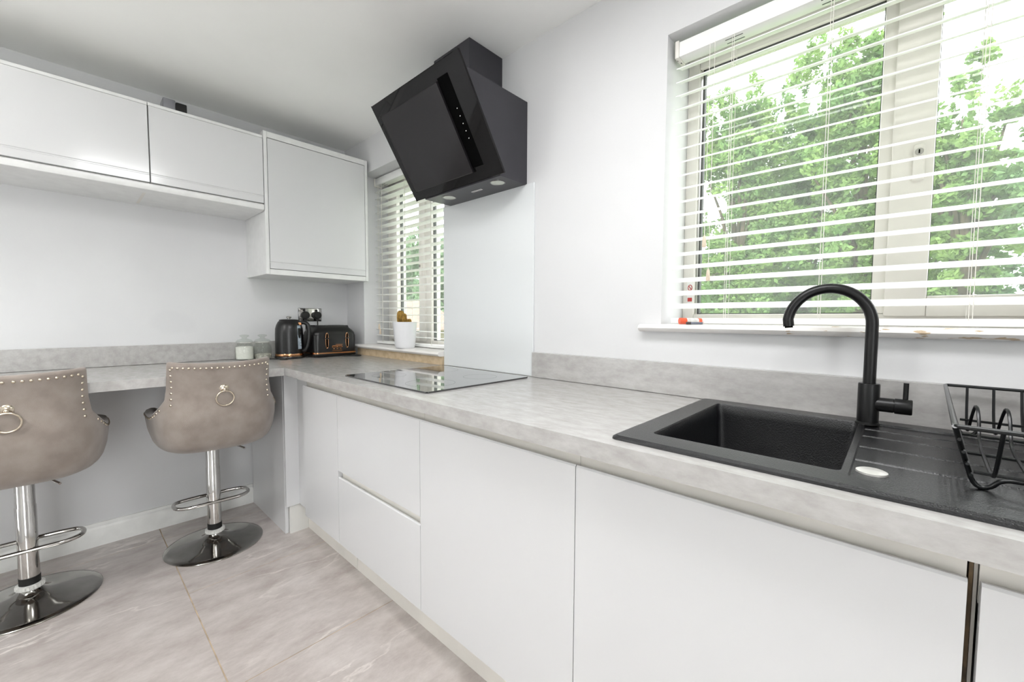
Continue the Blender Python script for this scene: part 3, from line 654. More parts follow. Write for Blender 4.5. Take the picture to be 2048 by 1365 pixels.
# ------------------------------------------------------------------ tap
TX, TY = 2.898, -0.103; tz0 = ZR-0.0005
r = thing('kitchen_tap', (TX, TY, tz0), 'matt black swan neck mixer tap behind the sink bowl', 'tap')
g = G().lathe([(0.0215, tz0), (0.0215, tz0+0.005), (0.0205, tz0+0.006), (0.0205, 1.013), (0.0195, 1.016), (0.012, 1.016)], (TX, TY, 0), 36); g.build('body', 'tapblack', r, 30)
g = G(); path = [(TX, TY, 1.012)]; Rr = 0.0835; zc = 1.155; phi = math.radians(10)
dx, dy = -math.cos(phi), -math.sin(phi)
path += [(TX, TY, z) for z in np.linspace(1.02, zc, 8)]
for a in np.linspace(0, math.radians(172), 26)[1:]:
    u = Rr*(1-math.cos(a)); path.append((TX+dx*u, TY+dy*u, zc+Rr*1.06*math.sin(a)))
u1 = Rr*(1-math.cos(math.radians(172))); pe = path[-1]; path.append((pe[0]+0.002, pe[1], pe[2]-0.018))
g.tube(path, 0.0122, 20); sp = g.build('spout', 'tapblack', r, 50)
g = G().tube([(path[-1][0], path[-1][1], path[-1][2]+0.001), (path[-1][0]-dx*0.0005, path[-1][1], path[-1][2]-0.004)], 0.009, 16); g.build('aerator', 'void', sp)
g = G().lathe([(0.0165, TX+0.012), (0.0165, TX+0.044), (0.0158, TX+0.0445), (0.0158, TX+0.046), (0.0178, TX+0.0465), (0.0178, TX+0.074), (0.0168, TX+0.076), (0.0, TX+0.076)], (0, TY, 0.968), 30, axis='x'); ar = g.build('valve_housing', 'tapblack', r, 30)
g = G().tube([(TX+0.064, TY, 0.980), (TX+0.064, TY, 1.023)], 0.0048, 14); g.build('lever', 'tapblack', ar)
g = G().tube([(TX+0.0205*math.cos(q), TY+0.0205*math.sin(q), tz0+0.0015) for q in np.linspace(0, 2*PI, 33)[:-1]], 0.0028, 6, True); g.build('base_ring', 'rubber', r)

# ------------------------------------------------------------------ dish rack
r = thing('dish_rack', (3.19, -0.3, ZR), 'black wire dish rack standing on the sink drainer', 'dish rack')
RX0, RX1, RYB, RYF, RZ = 3.017, 3.36, -0.048, -0.575, 1.020
def smooth_path(pts, it=2, closed=False):
    pts = [Vector(p) for p in pts]
    for _ in range(it):
        q = []; n = len(pts)
        rng = range(n) if closed else range(n-1)
        if not closed: q.append(pts[0])
        for i in rng: a, b_ = pts[i], pts[(i+1) % n]; q += [a*0.75+b_*0.25, a*0.25+b_*0.75]
        if not closed: q.append(pts[-1])
        pts = q
    return pts
rp = []
for (cx, cy, a0) in ((RX0+0.006, RYB-0.006, PI/2), (RX0+0.006, RYF+0.006, PI), (RX1-0.006, RYF+0.006, 3*PI/2), (RX1-0.006, RYB-0.006, 2*PI)):
    rp += [(cx+0.006*math.cos(a0+q*PI/8), cy+0.006*math.sin(a0+q*PI/8), RZ) for q in range(5)]
g = G().tube(rp, 0.0033, 8, True)
# sharpen the visible corners with short straights
g.build('rim', 'wire', r, 50)
FZ = ZR-0.004+0.003
for yr, yf, sg in ((RYF, -0.486, 1), (RYB, -0.090, -1)):
    xm = (RX0+RX1)/2; half = [(RX0, yr, RZ), (RX0+0.016, yf-0.03*sg*0.35, 0.955), (RX0+0.026, yf, FZ), (RX0+0.042, yf, FZ), (RX0+0.052, yf, FZ+0.016), (RX0+0.075, yf, FZ+0.018)]
    full = half+[(xm, yf, FZ+0.018)]+[(2*xm-x, y, z) for x, y, z in reversed(half)]
    g = G().tube(smooth_path(full, 2), 0.0034, 8); g.build('support_frame', 'wire', r, 50)
for xx, sg in ((RX0, 1), (RX1, -1)):
    for k, z in enumerate((0.938, 0.958, 0.978, 0.999)):
        t = (RZ-z)/(RZ-0.938); xo = xx+sg*0.022*t
        g = G().tube([(xo, RYF+0.07*t, z), (xo, RYB-0.040*t, z)], 0.0024, 6); g.build('end_wire', 'wire', r)
for (yb, z) in ((-0.505, 0.944), (-0.16, 0.933), (-0.092, 0.952), (-0.33, 0.933)):
    g = G().tube([(RX0+0.024, yb, z), (RX1-0.024, yb, z)], 0.0026, 6); g.build('long_wire', 'wire', r)
for k in range(8):
    x = RX0+0.034+k*0.0385
    pts = [(x, RYB, RZ), (x, -0.075, 0.965), (x, -0.11, 0.934), (x, -0.15, 0.940), (x+0.003, -0.185, 0.985), (x+0.006, -0.205, 1.004), (x+0.009, -0.225, 0.985), (x+0.010, -0.245, 0.940), (x+0.010, -0.30, 0.934), (x+0.010, -0.36, 0.934), (x+0.010, -0.47, 0.934), (x+0.010, -0.515, 0.944), (x+0.010, RYF, RZ)]
    g = G().tube(smooth_path(pts, 2), 0.0026, 6); g.build('plate_wire', 'wire', r, 50)

r.rotation_euler = (0, 0, math.radians(-2.2))

# ------------------------------------------------------------------ bar stools (origin at the foot of the column, back faces +x)
def make_stool(label):
    r = thing('bar_stool', (0, 0, 0), label, 'bar stool', 'bar stools at the breakfast bar')
    # base
    g = G().lathe([(0.208, 0.0), (0.210, 0.004), (0.207, 0.0075), (0.185, 0.012), (0.14, 0.020), (0.09, 0.030), (0.055, 0.042), (0.038, 0.056), (0.033, 0.064)], n=72); g.build('base', 'basechrome', r, 50)
    g = G(); n = 40; prof = [(0.036, 0.062), (0.040, 0.066), (0.040, 0.080), (0.034, 0.083)]
    g.lathe(prof, n=n)
    for k in range(24): a = 2*PI*k/24; g.tube([(0.040*math.cos(a), 0.040*math.sin(a), 0.066), (0.040*math.cos(a), 0.040*math.sin(a), 0.080)], 0.0022, 5)
    g.build('collar', 'collar', r, 30)
    g = G().lathe([(0.031, 0.083), (0.031, 0.112)], n=32); g.build('rubber_sleeve', 'rubber', r, 30)
    g = G().lathe([(0.0290, 0.112), (0.0300, 0.113), (0.0300, 0.40), (0.0285, 0.403), (0.0285, 0.548)], n=40); g.build('column', 'chrome', r, 30)
    # footrest hoop
    zf = 0.225
    g = G().tube(smooth_path([(0.026, -0.05, zf), (0.026, -0.115, zf), (-0.010, -0.158, zf), (-0.075, -0.158, zf), (-0.105, -0.125, zf), (-0.105, 0.125, zf), (-0.075, 0.158, zf), (-0.010, 0.158, zf), (0.026, 0.115, zf), (0.026, 0.05, zf), (0.026, 0, zf)], 2, True), 0.0085, 12, True)
    g.build('footrest', 'chrome', r, 60)
    # lift lever
    g = G().tube([(0.02, 0.0, 0.548), (0.10, 0.050, 0.543), (0.19, 0.105, 0.518)], 0.0050, 8); g.build('lift_lever', 'chrome', r, 50)
    g = G().box(-0.09, 0.09, -0.09, 0.09, 0.546, 0.560, 0.004); g.build('mounting_plate', 'rubber', r, 30)
    # upholstered shell
    AB, AF, BW, EX = 0.356, 0.20, 0.250, 3.2
    def base_pt(th):
        c, s = math.cos(th), math.sin(th); a = AB if c > 0 else AF
        rad = (abs(c/a)**EX+abs(s/BW)**EX)**(-1/EX); return Vector((rad*c, rad*s, 0))
    def kz(z):
        pts = [(0.548, 0.55), (0.552, 0.70), (0.560, 0.80), (0.575, 0.875), (0.60, 0.93), (0.64, 0.975), (0.69, 1.0), (0.74, 1.0), (0.80, 0.97), (0.86, 0.95), (0.92, 0.96), (0.975, 0.985)]
        for (z0, k0), (z1, k1) in zip(pts[:-1], pts[1:]):
            if z <= z1: t = max(0, (z-z0)/(z1-z0)); return k0+(k1-k0)*t
        return pts[-1][1]
    def lean(z): return 0.0 if z < 0.66 else 0.085*(z-0.66)
    TH0 = math.radians(34.0)
    def htop(th):
        a = abs((th+PI) % (2*PI)-PI)
        if a <= TH0: return 0.975-0.010*math.cos(a/TH0*PI/2)
        if a <= TH0+math.radians(3.0): return 0.975-(a-TH0)/math.radians(3.0)*0.160
        e = TH0+math.radians(3.0)
        if a <= e+math.radians(26): t = (a-e)/math.radians(26); return 0.815-0.080*(1-(1-t)**2.2)
        if a <= math.radians(118): t = (a-e-math.radians(26))/(math.radians(118)-e-math.radians(26)); return 0.735-0.015*t
        if a <= math.radians(126): t = (a-math.radians(118))/math.radians(8); return 0.720-0.08*t*t*(3-2*t)
        return 0.640
    def outer(th, z): p = base_pt(th)*kz(z); return Vector((p.x+lean(z)*(1 if math.cos(th) > -0.2 else 0.4), p.y, z))
    ths = []
    for k in range(220): ths.append(-PI+2*PI*k/220)
    for sgn in (-1, 1):
        for d in (-1.2, -0.2, 0.6, 1.5, 2.4, 3.0, 3.8): ths.append(sgn*(TH0+math.radians(d)))
    ths = sorted(set(round(t, 5) for t in ths)); n = len(ths); rows = []
    zlev = [0.548, 0.552, 0.558, 0.568, 0.582, 0.60, 0.62, 0.635]
    T = 0.042
    for z in zlev: rows.append([outer(t, z) for t in ths])
    nu = 12
    for k in range(1, nu+1):
        row = []
        for t in ths: h = htop(t)-0.012; z = 0.635+(h-0.635)*k/nu if h > 0.635 else 0.635; row.append(outer(t, z))
        rows.append(row)
    def inward(t, z, d):
        p = outer(t, z); q = Vector((p.x, p.y, 0)); L_ = q.length; return Vector((p.x*(1-d/L_), p.y*(1-d/L_), z))
    for d, dzz in ((0.004, -0.004), (0.013, 0.0), (0.026, 0.0), (0.036, -0.004), (T, -0.012)):
        rows.append([inward(t, htop(t), d)+Vector((0, 0, dzz)) for t in ths])
    for k in range(1, 7):
        row = []
        for t in ths: h = htop(t)-0.012; z = h+(0.625-h)*k/6; row.append(inward(t, max(z, 0.62), T))
        rows.append(row)
    g = G(); vs = [p for rw in rows for p in rw]; fs = []
    for i in range(len(rows)-1):
        for j in range(n): fs.append((i*n+j, i*n+(j+1) % n, (i+1)*n+(j+1) % n, (i+1)*n+j))
    fs.append(tuple(range(n-1, -1, -1))); fs.append(tuple((len(rows)-1)*n+j for j in range(n)))
    g.add(vs, fs); g.build('upholstered_shell', 'fabric', r, 60)
    g = G().box(-0.215, 0.175, -0.185, 0.185, 0.628, 0.690, 0.024, 4); g.build('seat_cushion', 'fabric', r, 60)
    # nailheads along the outer edge
    path = []
    A0 = math.degrees(TH0)
    for a in np.linspace(-117, -A0-7, 80): t = math.radians(a); path.append((t, min(htop(t), htop(math.radians(min(a-1.5, -A0-7))))-0.018))
    for z in np.linspace(0.79, 0.950, 20): path.append((math.radians(-A0+2.4), z))
    for a in np.linspace(-A0+2.5, 0, 40): t = math.radians(a); path.append((t, htop(t)-0.022))
    pts = [outer(t, z) for t, z in path]; full = path+[(-t, z) for t, z in reversed(path[:-1])]
    pts = [outer(t, z) for t, z in full]
    # resample
    out = []; acc = 0.0; step = 0.0195; last = pts[0]; out.append(0)
    for i in range(1, len(pts)):
        acc += (pts[i]-pts[i-1]).length
        if acc >= step: out.append(i); acc = 0.0
    first = None
    for i in out:
        t, z = full[i]; p = outer(t, z); e = 1e-3
        nn = (outer(t+e, z)-outer(t-e, z)).cross(Vector((0, 0, 1))).normalized()
        if first is None:
            gg = G().lathe([(0.0055, 0.0), (0.0048, 0.002), (0.003, 0.0034), (0.0, 0.004)], n=10, cap=False); first = gg.build('nailhead', 'nail', r, 60); o = first
        else: o = first.copy(); COL.objects.link(o); o.parent = r
        o.location = p+nn*0.0004; o.rotation_euler = nn.to_track_quat('Z', 'Y').to_euler()
    # pull ring
    p = outer(0, 0.846); q = outer(0, 0.80)
    g = G().lathe([(0.0, 0.006), (0.010, 0.005), (0.016, 0.002), (0.018, -0.001)][::-1], (p.x, 0, 0.850), 24, axis='x', cap=False); 
    g.v = [(a[0] if True else 0, a[1], a[2]) for a in g.v]
    mt_ = g.build('ring_mount', 'nail', r, 50)
    g = G().sphere((p.x+0.010, 0, 0.846), 0.008, 14); g.build('knob', 'nail', mt_)
    g = G(); Rg = 0.033
    g.tube([(q.x+0.012+0.004*math.sin(a), Rg*math.cos(a), 0.807+Rg*math.sin(a)) for a in np.linspace(0, 2*PI, 41)[:-1]], 0.0034, 8, True); g.build('pull_ring', 'nail', r, 60)
    return r
s1 = make_stool('taupe studded bar stool nearest the white end panel')
s1.location = (0.408, -0.915, 0.0); s1.rotation_euler = (0, 0, math.radians(-2.6))
s2 = copy_tree(s1); s2['label'] = 'taupe studded bar stool at the left edge of the photo'
s2.location = (0.400, -1.538, 0.0); s2.rotation_euler = (0, 0, math.radians(-1.5))
g = G().lathe([(0.0, 0.0), (0.055, 0.0), (0.075, 0.012), (0.07, 0.045), (0.05, 0.062), (0.0, 0.066)], (0.30, -1.02, 0.6905), 24)
tag(g.build('folded_cloth', 'red', None, 60), 'dark red cloth lying on the seat of the stool by the end panel', 'cloth')

# ------------------------------------------------------------------ worktop items
def jar(cx, cy, fill, label):
    r = thing('glass_jar', (cx, cy, H), label, 'jar', 'glass storage jars')
    g = G(); n = 36; prof = [(0.040, 0.001), (0.047, 0.006), (0.049, 0.03), (0.048, 0.070), (0.043, 0.088), (0.036, 0.096), (0.037, 0.102)]
    g.lathe([(a, b_+H) for a, b_ in prof], (cx, cy, 0), n, cap=False)
    g.v = [(cx+(x-cx)*(1+0.012*math.cos(18*math.atan2(y-cy, x-cx))), cy+(y-cy)*(1+0.012*math.cos(18*math.atan2(y-cy, x-cx))), z) for x, y, z in g.v]
    g.build('body', 'jarglass', r, 60)
    g = G().lathe([(a, b_+H) for a, b_ in [(0.036, 0.106), (0.043, 0.108), (0.044, 0.112), (0.036, 0.120), (0.018, 0.126), (0.012, 0.130), (0.014, 0.136), (0.024, 0.141), (0.025, 0.147), (0.014, 0.151), (0.0, 0.152)]], (cx, cy, 0), 32, cap=False); g.build('lid', 'jarglass', r, 50)
    g = G().tube([(cx+0.038*math.cos(q), cy+0.038*math.sin(q), H+0.104) for q in np.linspace(0, 2*PI, 33)[:-1]], 0.0022, 6, True); g.build('seal', 'collar', r)
    h = 0.078 if fill == 'sugar' else 0.030
    g = G().lathe([(0.0, H+0.003), (0.037, H+0.003), (0.044, H+0.008), (0.0455, H+h), (0.030, H+h+0.004), (0.0, H+h+0.002)], (cx, cy, 0), 32, cap=False); g.build('contents', fill, r, 50)
jar(0.10, -0.680, 'sugar', 'fluted glass jar full of white sugar, left of the other jar')
jar(0.105, -0.586, 'granule', 'fluted glass jar nearly empty, standing beside the black kettle')

# kettle
KX, KY = 0.155, -0.450
r = thing('kettle', (KX, KY, H), 'black electric kettle with rose gold band beside the toaster', 'kettle')
g = G().lathe([(0.0, H+0.0005), (0.080, H+0.0005), (0.084, H+0.006), (0.082, H+0.014), (0.0, H+0.014)], (KX, KY, 0), 40, cap=False); g.build('power_base', 'appl', r, 40)
g = G().lathe([(0.079, H+0.0142), (0.080, H+0.018), (0.080, H+0.028), (0.079, H+0.031)], (KX, KY, 0), 48); g.build('copper_band', 'copper', r, 40)
g = G().lathe([(0.0785, H+0.031), (0.0785, H+0.15), (0.077, H+0.185), (0.072, H+0.205), (0.062, H+0.226), (0.056, H+0.232), (0.054, H+0.236)], (KX, KY, 0), 48); g.build('body', 'appl', r, 50)
g = G().lathe([(0.055, H+0.236), (0.053, H+0.241), (0.03, H+0.244), (0.0, H+0.245)], (KX, KY, 0), 36, cap=False); ld = g.build('lid', 'appl', r, 40)
g = G().lathe([(0.008, H+0.244), (0.008, H+0.249), (0.014, H+0.252), (0.015, H+0.258), (0.010, H+0.261), (0.0, H+0.262)], (KX, KY, 0), 20, cap=False); g.build('lid_knob', 'steel', ld, 40)
# handle and gauge on the side nearest the toaster (towards +y, turned a little to the camera)
hd = Vector((0.60, 0.80, 0)).normalized(); pr = Vector((-hd.y, hd.x, 0))
def KP(rr, z, side=0.0): return Vector((KX, KY, 0))+hd*rr+pr*side+Vector((0, 0, H+z))
g = G().tube(smooth_path([KP(0.058, 0.222), KP(0.085, 0.226), KP(0.112, 0.212), KP(0.118, 0.17), KP(0.114, 0.10), KP(0.100, 0.055), KP(0.078, 0.045)], 2), 0.0125, 12); g.build('handle', 'appl', r, 60)
g = G(); 
for sgn in (1,):
    pts = []
    for zz, rr in ((0.060, 0.0795), (0.205, 0.0735)):
        for a in (-0.62, -0.28): pts.append(Vector((KX, KY, 0))+(Matrix.Rotation(a, 3, 'Z') @ hd)*rr+Vector((0, 0, H+zz)))
    g.add([pts[0], pts[1], pts[3], pts[2]]+[p*1.0+Vector((0.003, 0.0, 0)) for p in (pts[0], pts[1], pts[3], pts[2])], [(4, 5, 6, 7), (0, 1, 5, 4), (2, 3, 7, 6), (1, 2, 6, 5), (3, 0, 4, 7)])
g.build('water_gauge', 'bluegauge', r, 20)
g = G()
for k in range(7):
    p = Vector((KX, KY, 0))+(Matrix.Rotation(-0.40, 3, 'Z') @ hd)*0.082+Vector((0.002, 0, H+0.08+k*0.017)); g.box(p.x-0.001, p.x+0.0015, p.y-0.004, p.y+0.004, p.z-0.001, p.z+0.001)
g.build('gauge_marks', 'darkprint', r)
p = KP(0.058, 0.216); g = G()
g.bm((lambda b: (bmesh.ops.create_cube(b, size=1), [setattr(v, 'co', (Matrix.Rotation(math.atan2(hd.y, hd.x), 3, 'Z') @ Vector((v.co.x*0.038, v.co.y*0.046, v.co.z*0.016)))+p) for v in b.verts], bmesh.ops.bevel(b, geom=b.edges[:], offset=0.004, segments=2, affect='EDGES'), b)[-1])(bmesh.new()))
g.build('copper_hinge', 'copper', r, 40)

# toaster: front face looks into the room (+x), levers on it
TX0, TX1, TY0, TY1, TZ = 0.055, 0.262, -0.340, -0.062, 0.204
r = thing('toaster', ((TX0+TX1)/2, (TY0+TY1)/2, H), 'black four slice toaster with rose gold levers in the corner', 'toaster')
g = G(); loops = []
for ins, z, rad in ((0.004, 0.004, 0.03), (0.0, 0.010, 0.034), (0.0, 0.022, 0.034)): loops.append([(x, y, H+z) for x, y in rrect(TX0-0.004+ins, TX1+0.004-ins, TY0-0.004+ins, TY1+0.004-ins, rad)])
ringstrip(g, loops); g.add(loops[0], [tuple(reversed(range(len(loops[0]))))]); g.add(loops[-1], [tuple(range(len(loops[0])))]); g.build('plinth_base', 'appl', r, 50)
g = G(); loops = [[(x, y, H+z) for x, y in rrect(TX0-0.003, TX1+0.003, TY0-0.003, TY1+0.003, 0.034)] for z in (0.0222, 0.031)]
ringstrip(g, loops); g.build('copper_band', 'copper', r, 50)
g = G(); loops = []
for ins, z, rad in ((0.0, 0.031, 0.032), (0.0, 0.140, 0.032), (0.002, 0.144, 0.032), (0.003, 0.150, 0.032), (0.004, 0.158, 0.034), (0.012, 0.172, 0.034), (0.026, 0.186, 0.032), (0.030, 0.192, 0.03), (0.034, TZ, 0.028)):
    loops.append([(x, y, H+z) for x, y in rrect(TX0+ins, TX1-ins, TY0+ins, TY1-ins, rad)])
ringstrip(g, loops); g.add(loops[-1], [tuple(range(len(loops[0])))]); g.build('casing', 'appl', r, 30)
for yy in (-0.285, -0.165):
    for xx in (0.125, 0.175):
        g = G().box(xx-0.009, xx+0.009, yy-0.05, yy+0.05, H+TZ-0.002, H+TZ+0.0006); g.build('bread_slot', 'void', r)
for yy in (-0.262, -0.130):
    g = G(); xf = TX1+0.0015
    g.tube(smooth_path([(xf, yy-0.008, H+0.160-0.004), (xf, yy-0.008, H+0.058), (xf, yy+0.008, H+0.058), (xf, yy+0.008, H+0.160-0.004)], 2, True), 0.0022, 6, True); tr = g.build('lever_track', 'copper', r, 50)
    g = G().box(xf-0.004, xf+0.002, yy-0.006, yy+0.006, H+0.062, H+0.150); g.build('track_slot', 'void', tr)
    g = G().box(xf, xf+0.020, yy-0.014, yy+0.014, H+0.118, H+0.124, 0.002); g.build('lever', 'appl', r, 40)
g = G(); xf = TX1+0.0003; yc = -0.196
g.box(xf, xf+0.0012, yc-0.032, yc+0.032, H+0.072, H+0.075); g.box(xf, xf+0.0012, yc-0.034, yc+0.034, H+0.061, H+0.070); g.box(xf, xf+0.0012, yc-0.010, yc+0.036, H+0.079, H+0.082)
g.box(xf+0.0006, xf+0.0016, yc-0.030, yc-0.004, H+0.0635, H+0.0675, mi=1); g.box(xf+0.0006, xf+0.0016, yc+0.004, yc+0.030, H+0.0635, H+0.0675, mi=1)
g.box(xf, xf+0.0012, yc-0.032, yc+0.032, H+0.040, H+0.043); g.build('badge', ['copper', 'void'], r)
for k in (-1, 0, 1):
    g = G().box(xf, xf+0.003, yc+k*0.022-0.006, yc+k*0.022+0.006, H+0.049, H+0.055, 0.001, 1); g.build('button', 'copper', r)

# wall socket and plugs
r = thing('double_socket', (0, -0.262, 1.14), 'polished steel double wall socket above the toaster', 'socket')
g = G().box(0.0005, 0.006, -0.336, -0.189, 1.140, 1.226, 0.002); fp = g.build('face_plate', 'chrome', r, 40)
g = G(); 
for a, b_, c, d in ((-0.3375, -0.1875, 1.1385, 1.1405), (-0.3375, -0.1875, 1.2255, 1.2275), (-0.3375, -0.3355, 1.1385, 1.2275), (-0.1895, -0.1875, 1.1385, 1.2275)): g.box(0.0004, 0.0045, a, b_, c, d)
g.build('gasket_edge', 'rubber', r)
for yy in (-0.303, -0.222):
    g = G().box(0.006, 0.009, yy-0.008, yy+0.008, 1.206, 1.220, 0.001); g.build('rocker_switch', 'rubber', r)
for yy, lab in ((-0.300, 'black plug in the left half of the steel wall socket'), (-0.222, 'black plug in the right half of the steel wall socket')):
    t = thing('mains_plug', (0.02, yy, 1.14), lab, 'plug', 'plugs in the wall socket')
    g = G().lathe([(0.025, 0.0062), (0.026, 0.010), (0.026, 0.030), (0.022, 0.038), (0.0, 0.040)], (0, yy, 1.180), 24, axis='x'); g.build('plug_body', 'rubber', t, 40)
    g = G().tube([(0.022, yy, 1.158), (0.024, yy, 1.140)], 0.009, 10); g.build('cord_grip', 'rubber', t)
    g = G().tube(smooth_path([(0.024, yy, 1.142), (0.026, yy+0.002, 1.06), (0.030, yy+0.002, 0.96), (0.036, yy+0.004, 0.925), (0.044, yy-0.006, 0.917)], 2), 0.0035, 8); g.build('flex', 'rubber', t, 60)
tag(G().tube(smooth_path([(0.22, -0.530, H+0.0045), (0.245, -0.535, H+0.0045), (0.26, -0.51, H+0.0045), (0.245, -0.485, H+0.0045), (0.20, -0.545, H+0.0045), (0.15, -0.60, H+0.0045), (0.08, -0.62, H+0.0045)], 2), 0.0032, 8).build('kettle_flex', 'rubber', None, 60), 'black flex curling on the worktop in front of the jars', 'cable')
tag(G().tube(smooth_path([(0.262, -0.10, H+0.0045), (0.29, -0.075, H+0.0045), (0.33, -0.06, H+0.0045), (0.34, -0.10, H+0.0045), (0.30, -0.13, H+0.0045), (0.275, -0.17, H+0.0045)], 2), 0.0038, 8).build('toaster_flex', 'rubber', None, 60), 'black flex looped on the worktop right of the toaster', 'cable')

# cactus pot on the low sill
PX, PY, PZ = 0.750, 0.002, 0.9832
r = thing('potted_cactus', (PX, PY, PZ), 'golden cactus in a white pot on the low window sill', 'plant')
g = G().lathe([(0.0, PZ), (0.054, PZ), (0.058, PZ+0.006), (0.060, PZ+0.014), (0.072, PZ+0.153), (0.073, PZ+0.157), (0.070, PZ+0.158), (0.066, PZ+0.150), (0.064, PZ+0.135)], (PX, PY, 0), 40, cap=False); g.build('pot', 'potw', r, 50)
g = G().lathe([(0.0, PZ+0.146), (0.03, PZ+0.149), (0.0655, PZ+0.146)][::-1], (PX, PY, 0), 30, cap=False); g.build('soil', 'soil', r)
for (dx_, dy_, rr, hh) in ((-0.026, -0.012, 0.021, 0.080), (0.017, -0.016, 0.0145, 0.062), (0.040, 0.002, 0.013, 0.030)):
    g = G(); n = 48; prof = [(0.75, 0.0), (0.95, 0.2), (1.0, 0.5), (0.97, 0.72), (0.84, 0.87), (0.5, 0.97), (0.0, 1.0)]
    g.lathe([(a*rr, PZ+0.147+b_*hh) for a, b_ in prof], (PX+dx_, PY+dy_, 0), n, cap=False); cx, cy = PX+dx_, PY+dy_
    g.v = [(cx+(x-cx)*(1+0.10*math.cos(12*math.atan2(y-cy, x-cx))), cy+(y-cy)*(1+0.10*math.cos(12*math.atan2(y-cy, x-cx))), z) for x, y, z in g.v]
    for k in range(90):
        a = random.uniform(0, 2*PI); q = random.uniform(0.05, 0.97); ra = rr*np.interp(q, [p_[1] for p_ in prof], [p_[0] for p_ in prof])
        p = Vector((cx+ra*math.cos(a), cy+ra*math.sin(a), PZ+0.147+q*hh)); d_ = Vector((math.cos(a), math.sin(a), 0.6*q)).normalized()
        g.tube([p, p+d_*0.006], [0.0005, 0.0002], 3)
    g.build('cactus_stem', 'cactus', r, 60)

# glue stick and pen on the sink window sill
r = thing('glue_stick', (2.43, -0.015, 1.149), 'clear tube with a bright orange cap lying on the sink window sill', 'glue stick')
gd = Vector((0.72, 0.70, 0)).normalized(); gp0 = Vector((2.413, -0.020, 1.160))
g = G().tube([gp0, gp0+gd*0.022], 0.0105, 20); g.build('cap', 'orange', r, 40)
g = G().tube([gp0+gd*0.022, gp0+gd*0.062], 0.0085, 18); g.build('barrel', 'collar', r, 40)
g = G().tube([gp0+gd*0.062, gp0+gd*0.072], 0.0095, 18); g.build('base_cap', 'orange', r, 40)
r = thing('pen', (2.46, -0.012, 1.149), 'short dark pen lying beside the orange capped tube', 'pen')
g = G().tube([(2.437, -0.024, 1.1533), (2.452, -0.022, 1.1533)], 0.0042, 10); g.build('cap', 'darkprint', r)
g = G().tube([(2.452, -0.022, 1.1533), (2.486, -0.018, 1.1533)], 0.0038, 10); g.build('barrel', 'bluegrey', r)

# white double socket low on the wall under the bar
r = thing('double_socket', (0, -0.735, 0.66), 'white plastic double socket on the wall under the breakfast bar', 'socket')
G().box(0.0005, 0.009, -0.810, -0.664, 0.62, 0.706, 0.003).build('face_plate', 'upvc', r)
for yy in (-0.765, -0.709): G().box(0.009, 0.012, yy-0.006, yy+0.006, 0.682, 0.696, 0.001).build('rocker_switch', 'whiteprint', r)

# ------------------------------------------------------------------ outside
tag(G().box(-30, 20, 0.31, 40, -0.4, -0.25).build('lawn', 'grass', None, 0), 'green lawn outside the kitchen windows', 'lawn', kind='stuff')
tag(G().box(-12, 6, 0.6, 1.9, -0.25, -0.23).build('garden_path', 'gravel', None, 0), 'brick path outside below the narrow window', 'path')
def foliage(centers, n, size, rng):
    # clumps: list of (x,y,z, rx,ry,rz, weight)
    w_ = np.array([c[6] for c in centers], float); w_ /= w_.sum(); idx = rng.choice(len(centers), n, p=w_)
    C = np.array([c[:6] for c in centers]); d = rng.normal(size=(n, 3)); d /= np.linalg.norm(d, axis=1)[:, None]
    rad = rng.uniform(0.15, 1, n)[:, None]**0.45
    P = C[idx, :3]+d*rad*C[idx, 3:6]
    nr = rng.normal(size=(n, 3))+np.array([0, -0.3, 0.9]); nr /= np.linalg.norm(nr, axis=1)[:, None]
    t = np.cross(nr, rng.normal(size=(n, 3))); t /= np.linalg.norm(t, axis=1)[:, None]; b_ = np.cross(nr, t)
    s = size*rng.uniform(0.6, 1.25, n)[:, None]
    V = np.stack([P-t*s, P+b_*s*0.55+t*s*0.1, P+t*s, P-b_*s*0.55+t*s*0.1], 1).reshape(-1, 3)
    return V
def tree(name, base, trunk_h, centers, n, size, lm, label, group, seed):
    rng = np.random.default_rng(seed); r = thing(name, base, label, 'tree', group)
    # trunk and boughs
    g = G(); bx, by, bz = base
    g.tube([(bx, by, bz), (bx+0.05, by, bz+trunk_h*0.5), (bx-0.04, by, bz+trunk_h)], [0.16, 0.12, 0.09], 10)
    for c in centers[:26]:
        g.tube([(bx-0.02, by, bz+trunk_h*0.8), ((bx+c[0])/2, (by+c[1])/2, (bz+trunk_h+c[2])/2+0.1), (c[0], c[1], c[2])], [0.05, 0.03, 0.012], 6)
    g.build('trunk', 'bark', r, 60)
    # sub-clumps of leaves make the crown irregular
    sub = []
    for c in centers:
        k = 9
        for _ in range(k):
            d = rng.normal(size=3); d /= np.linalg.norm(d); q = rng.uniform(0.3, 1.0)
            s = rng.uniform(0.22, 0.42); sub.append((c[0]+d[0]*q*c[3], c[1]+d[1]*q*c[4], c[2]+d[2]*q*c[5], c[3]*s, c[4]*s, c[5]*s*0.75, c[6]))
    V = foliage(sub, n, size, rng); V[:, 2] = np.maximum(V[:, 2], -0.2); V = V-np.array(base); me = bpy.data.meshes.new('foliage')
    me.vertices.add(len(V)); me.vertices.foreach_set('co', V.ravel()); nf = len(V)//4
    me.loops.add(nf*4); me.loops.foreach_set('vertex_index', np.arange(nf*4)); me.polygons.add(nf); me.polygons.foreach_set('loop_start', np.arange(nf)*4); me.polygons.foreach_set('loop_total', np.full(nf, 4))
    me.materials.append(M[lm]); me.update(calc_edges=True); me.validate()
    o = bpy.data.objects.new('foliage', me); COL.objects.link(o); o.parent = r
    return r
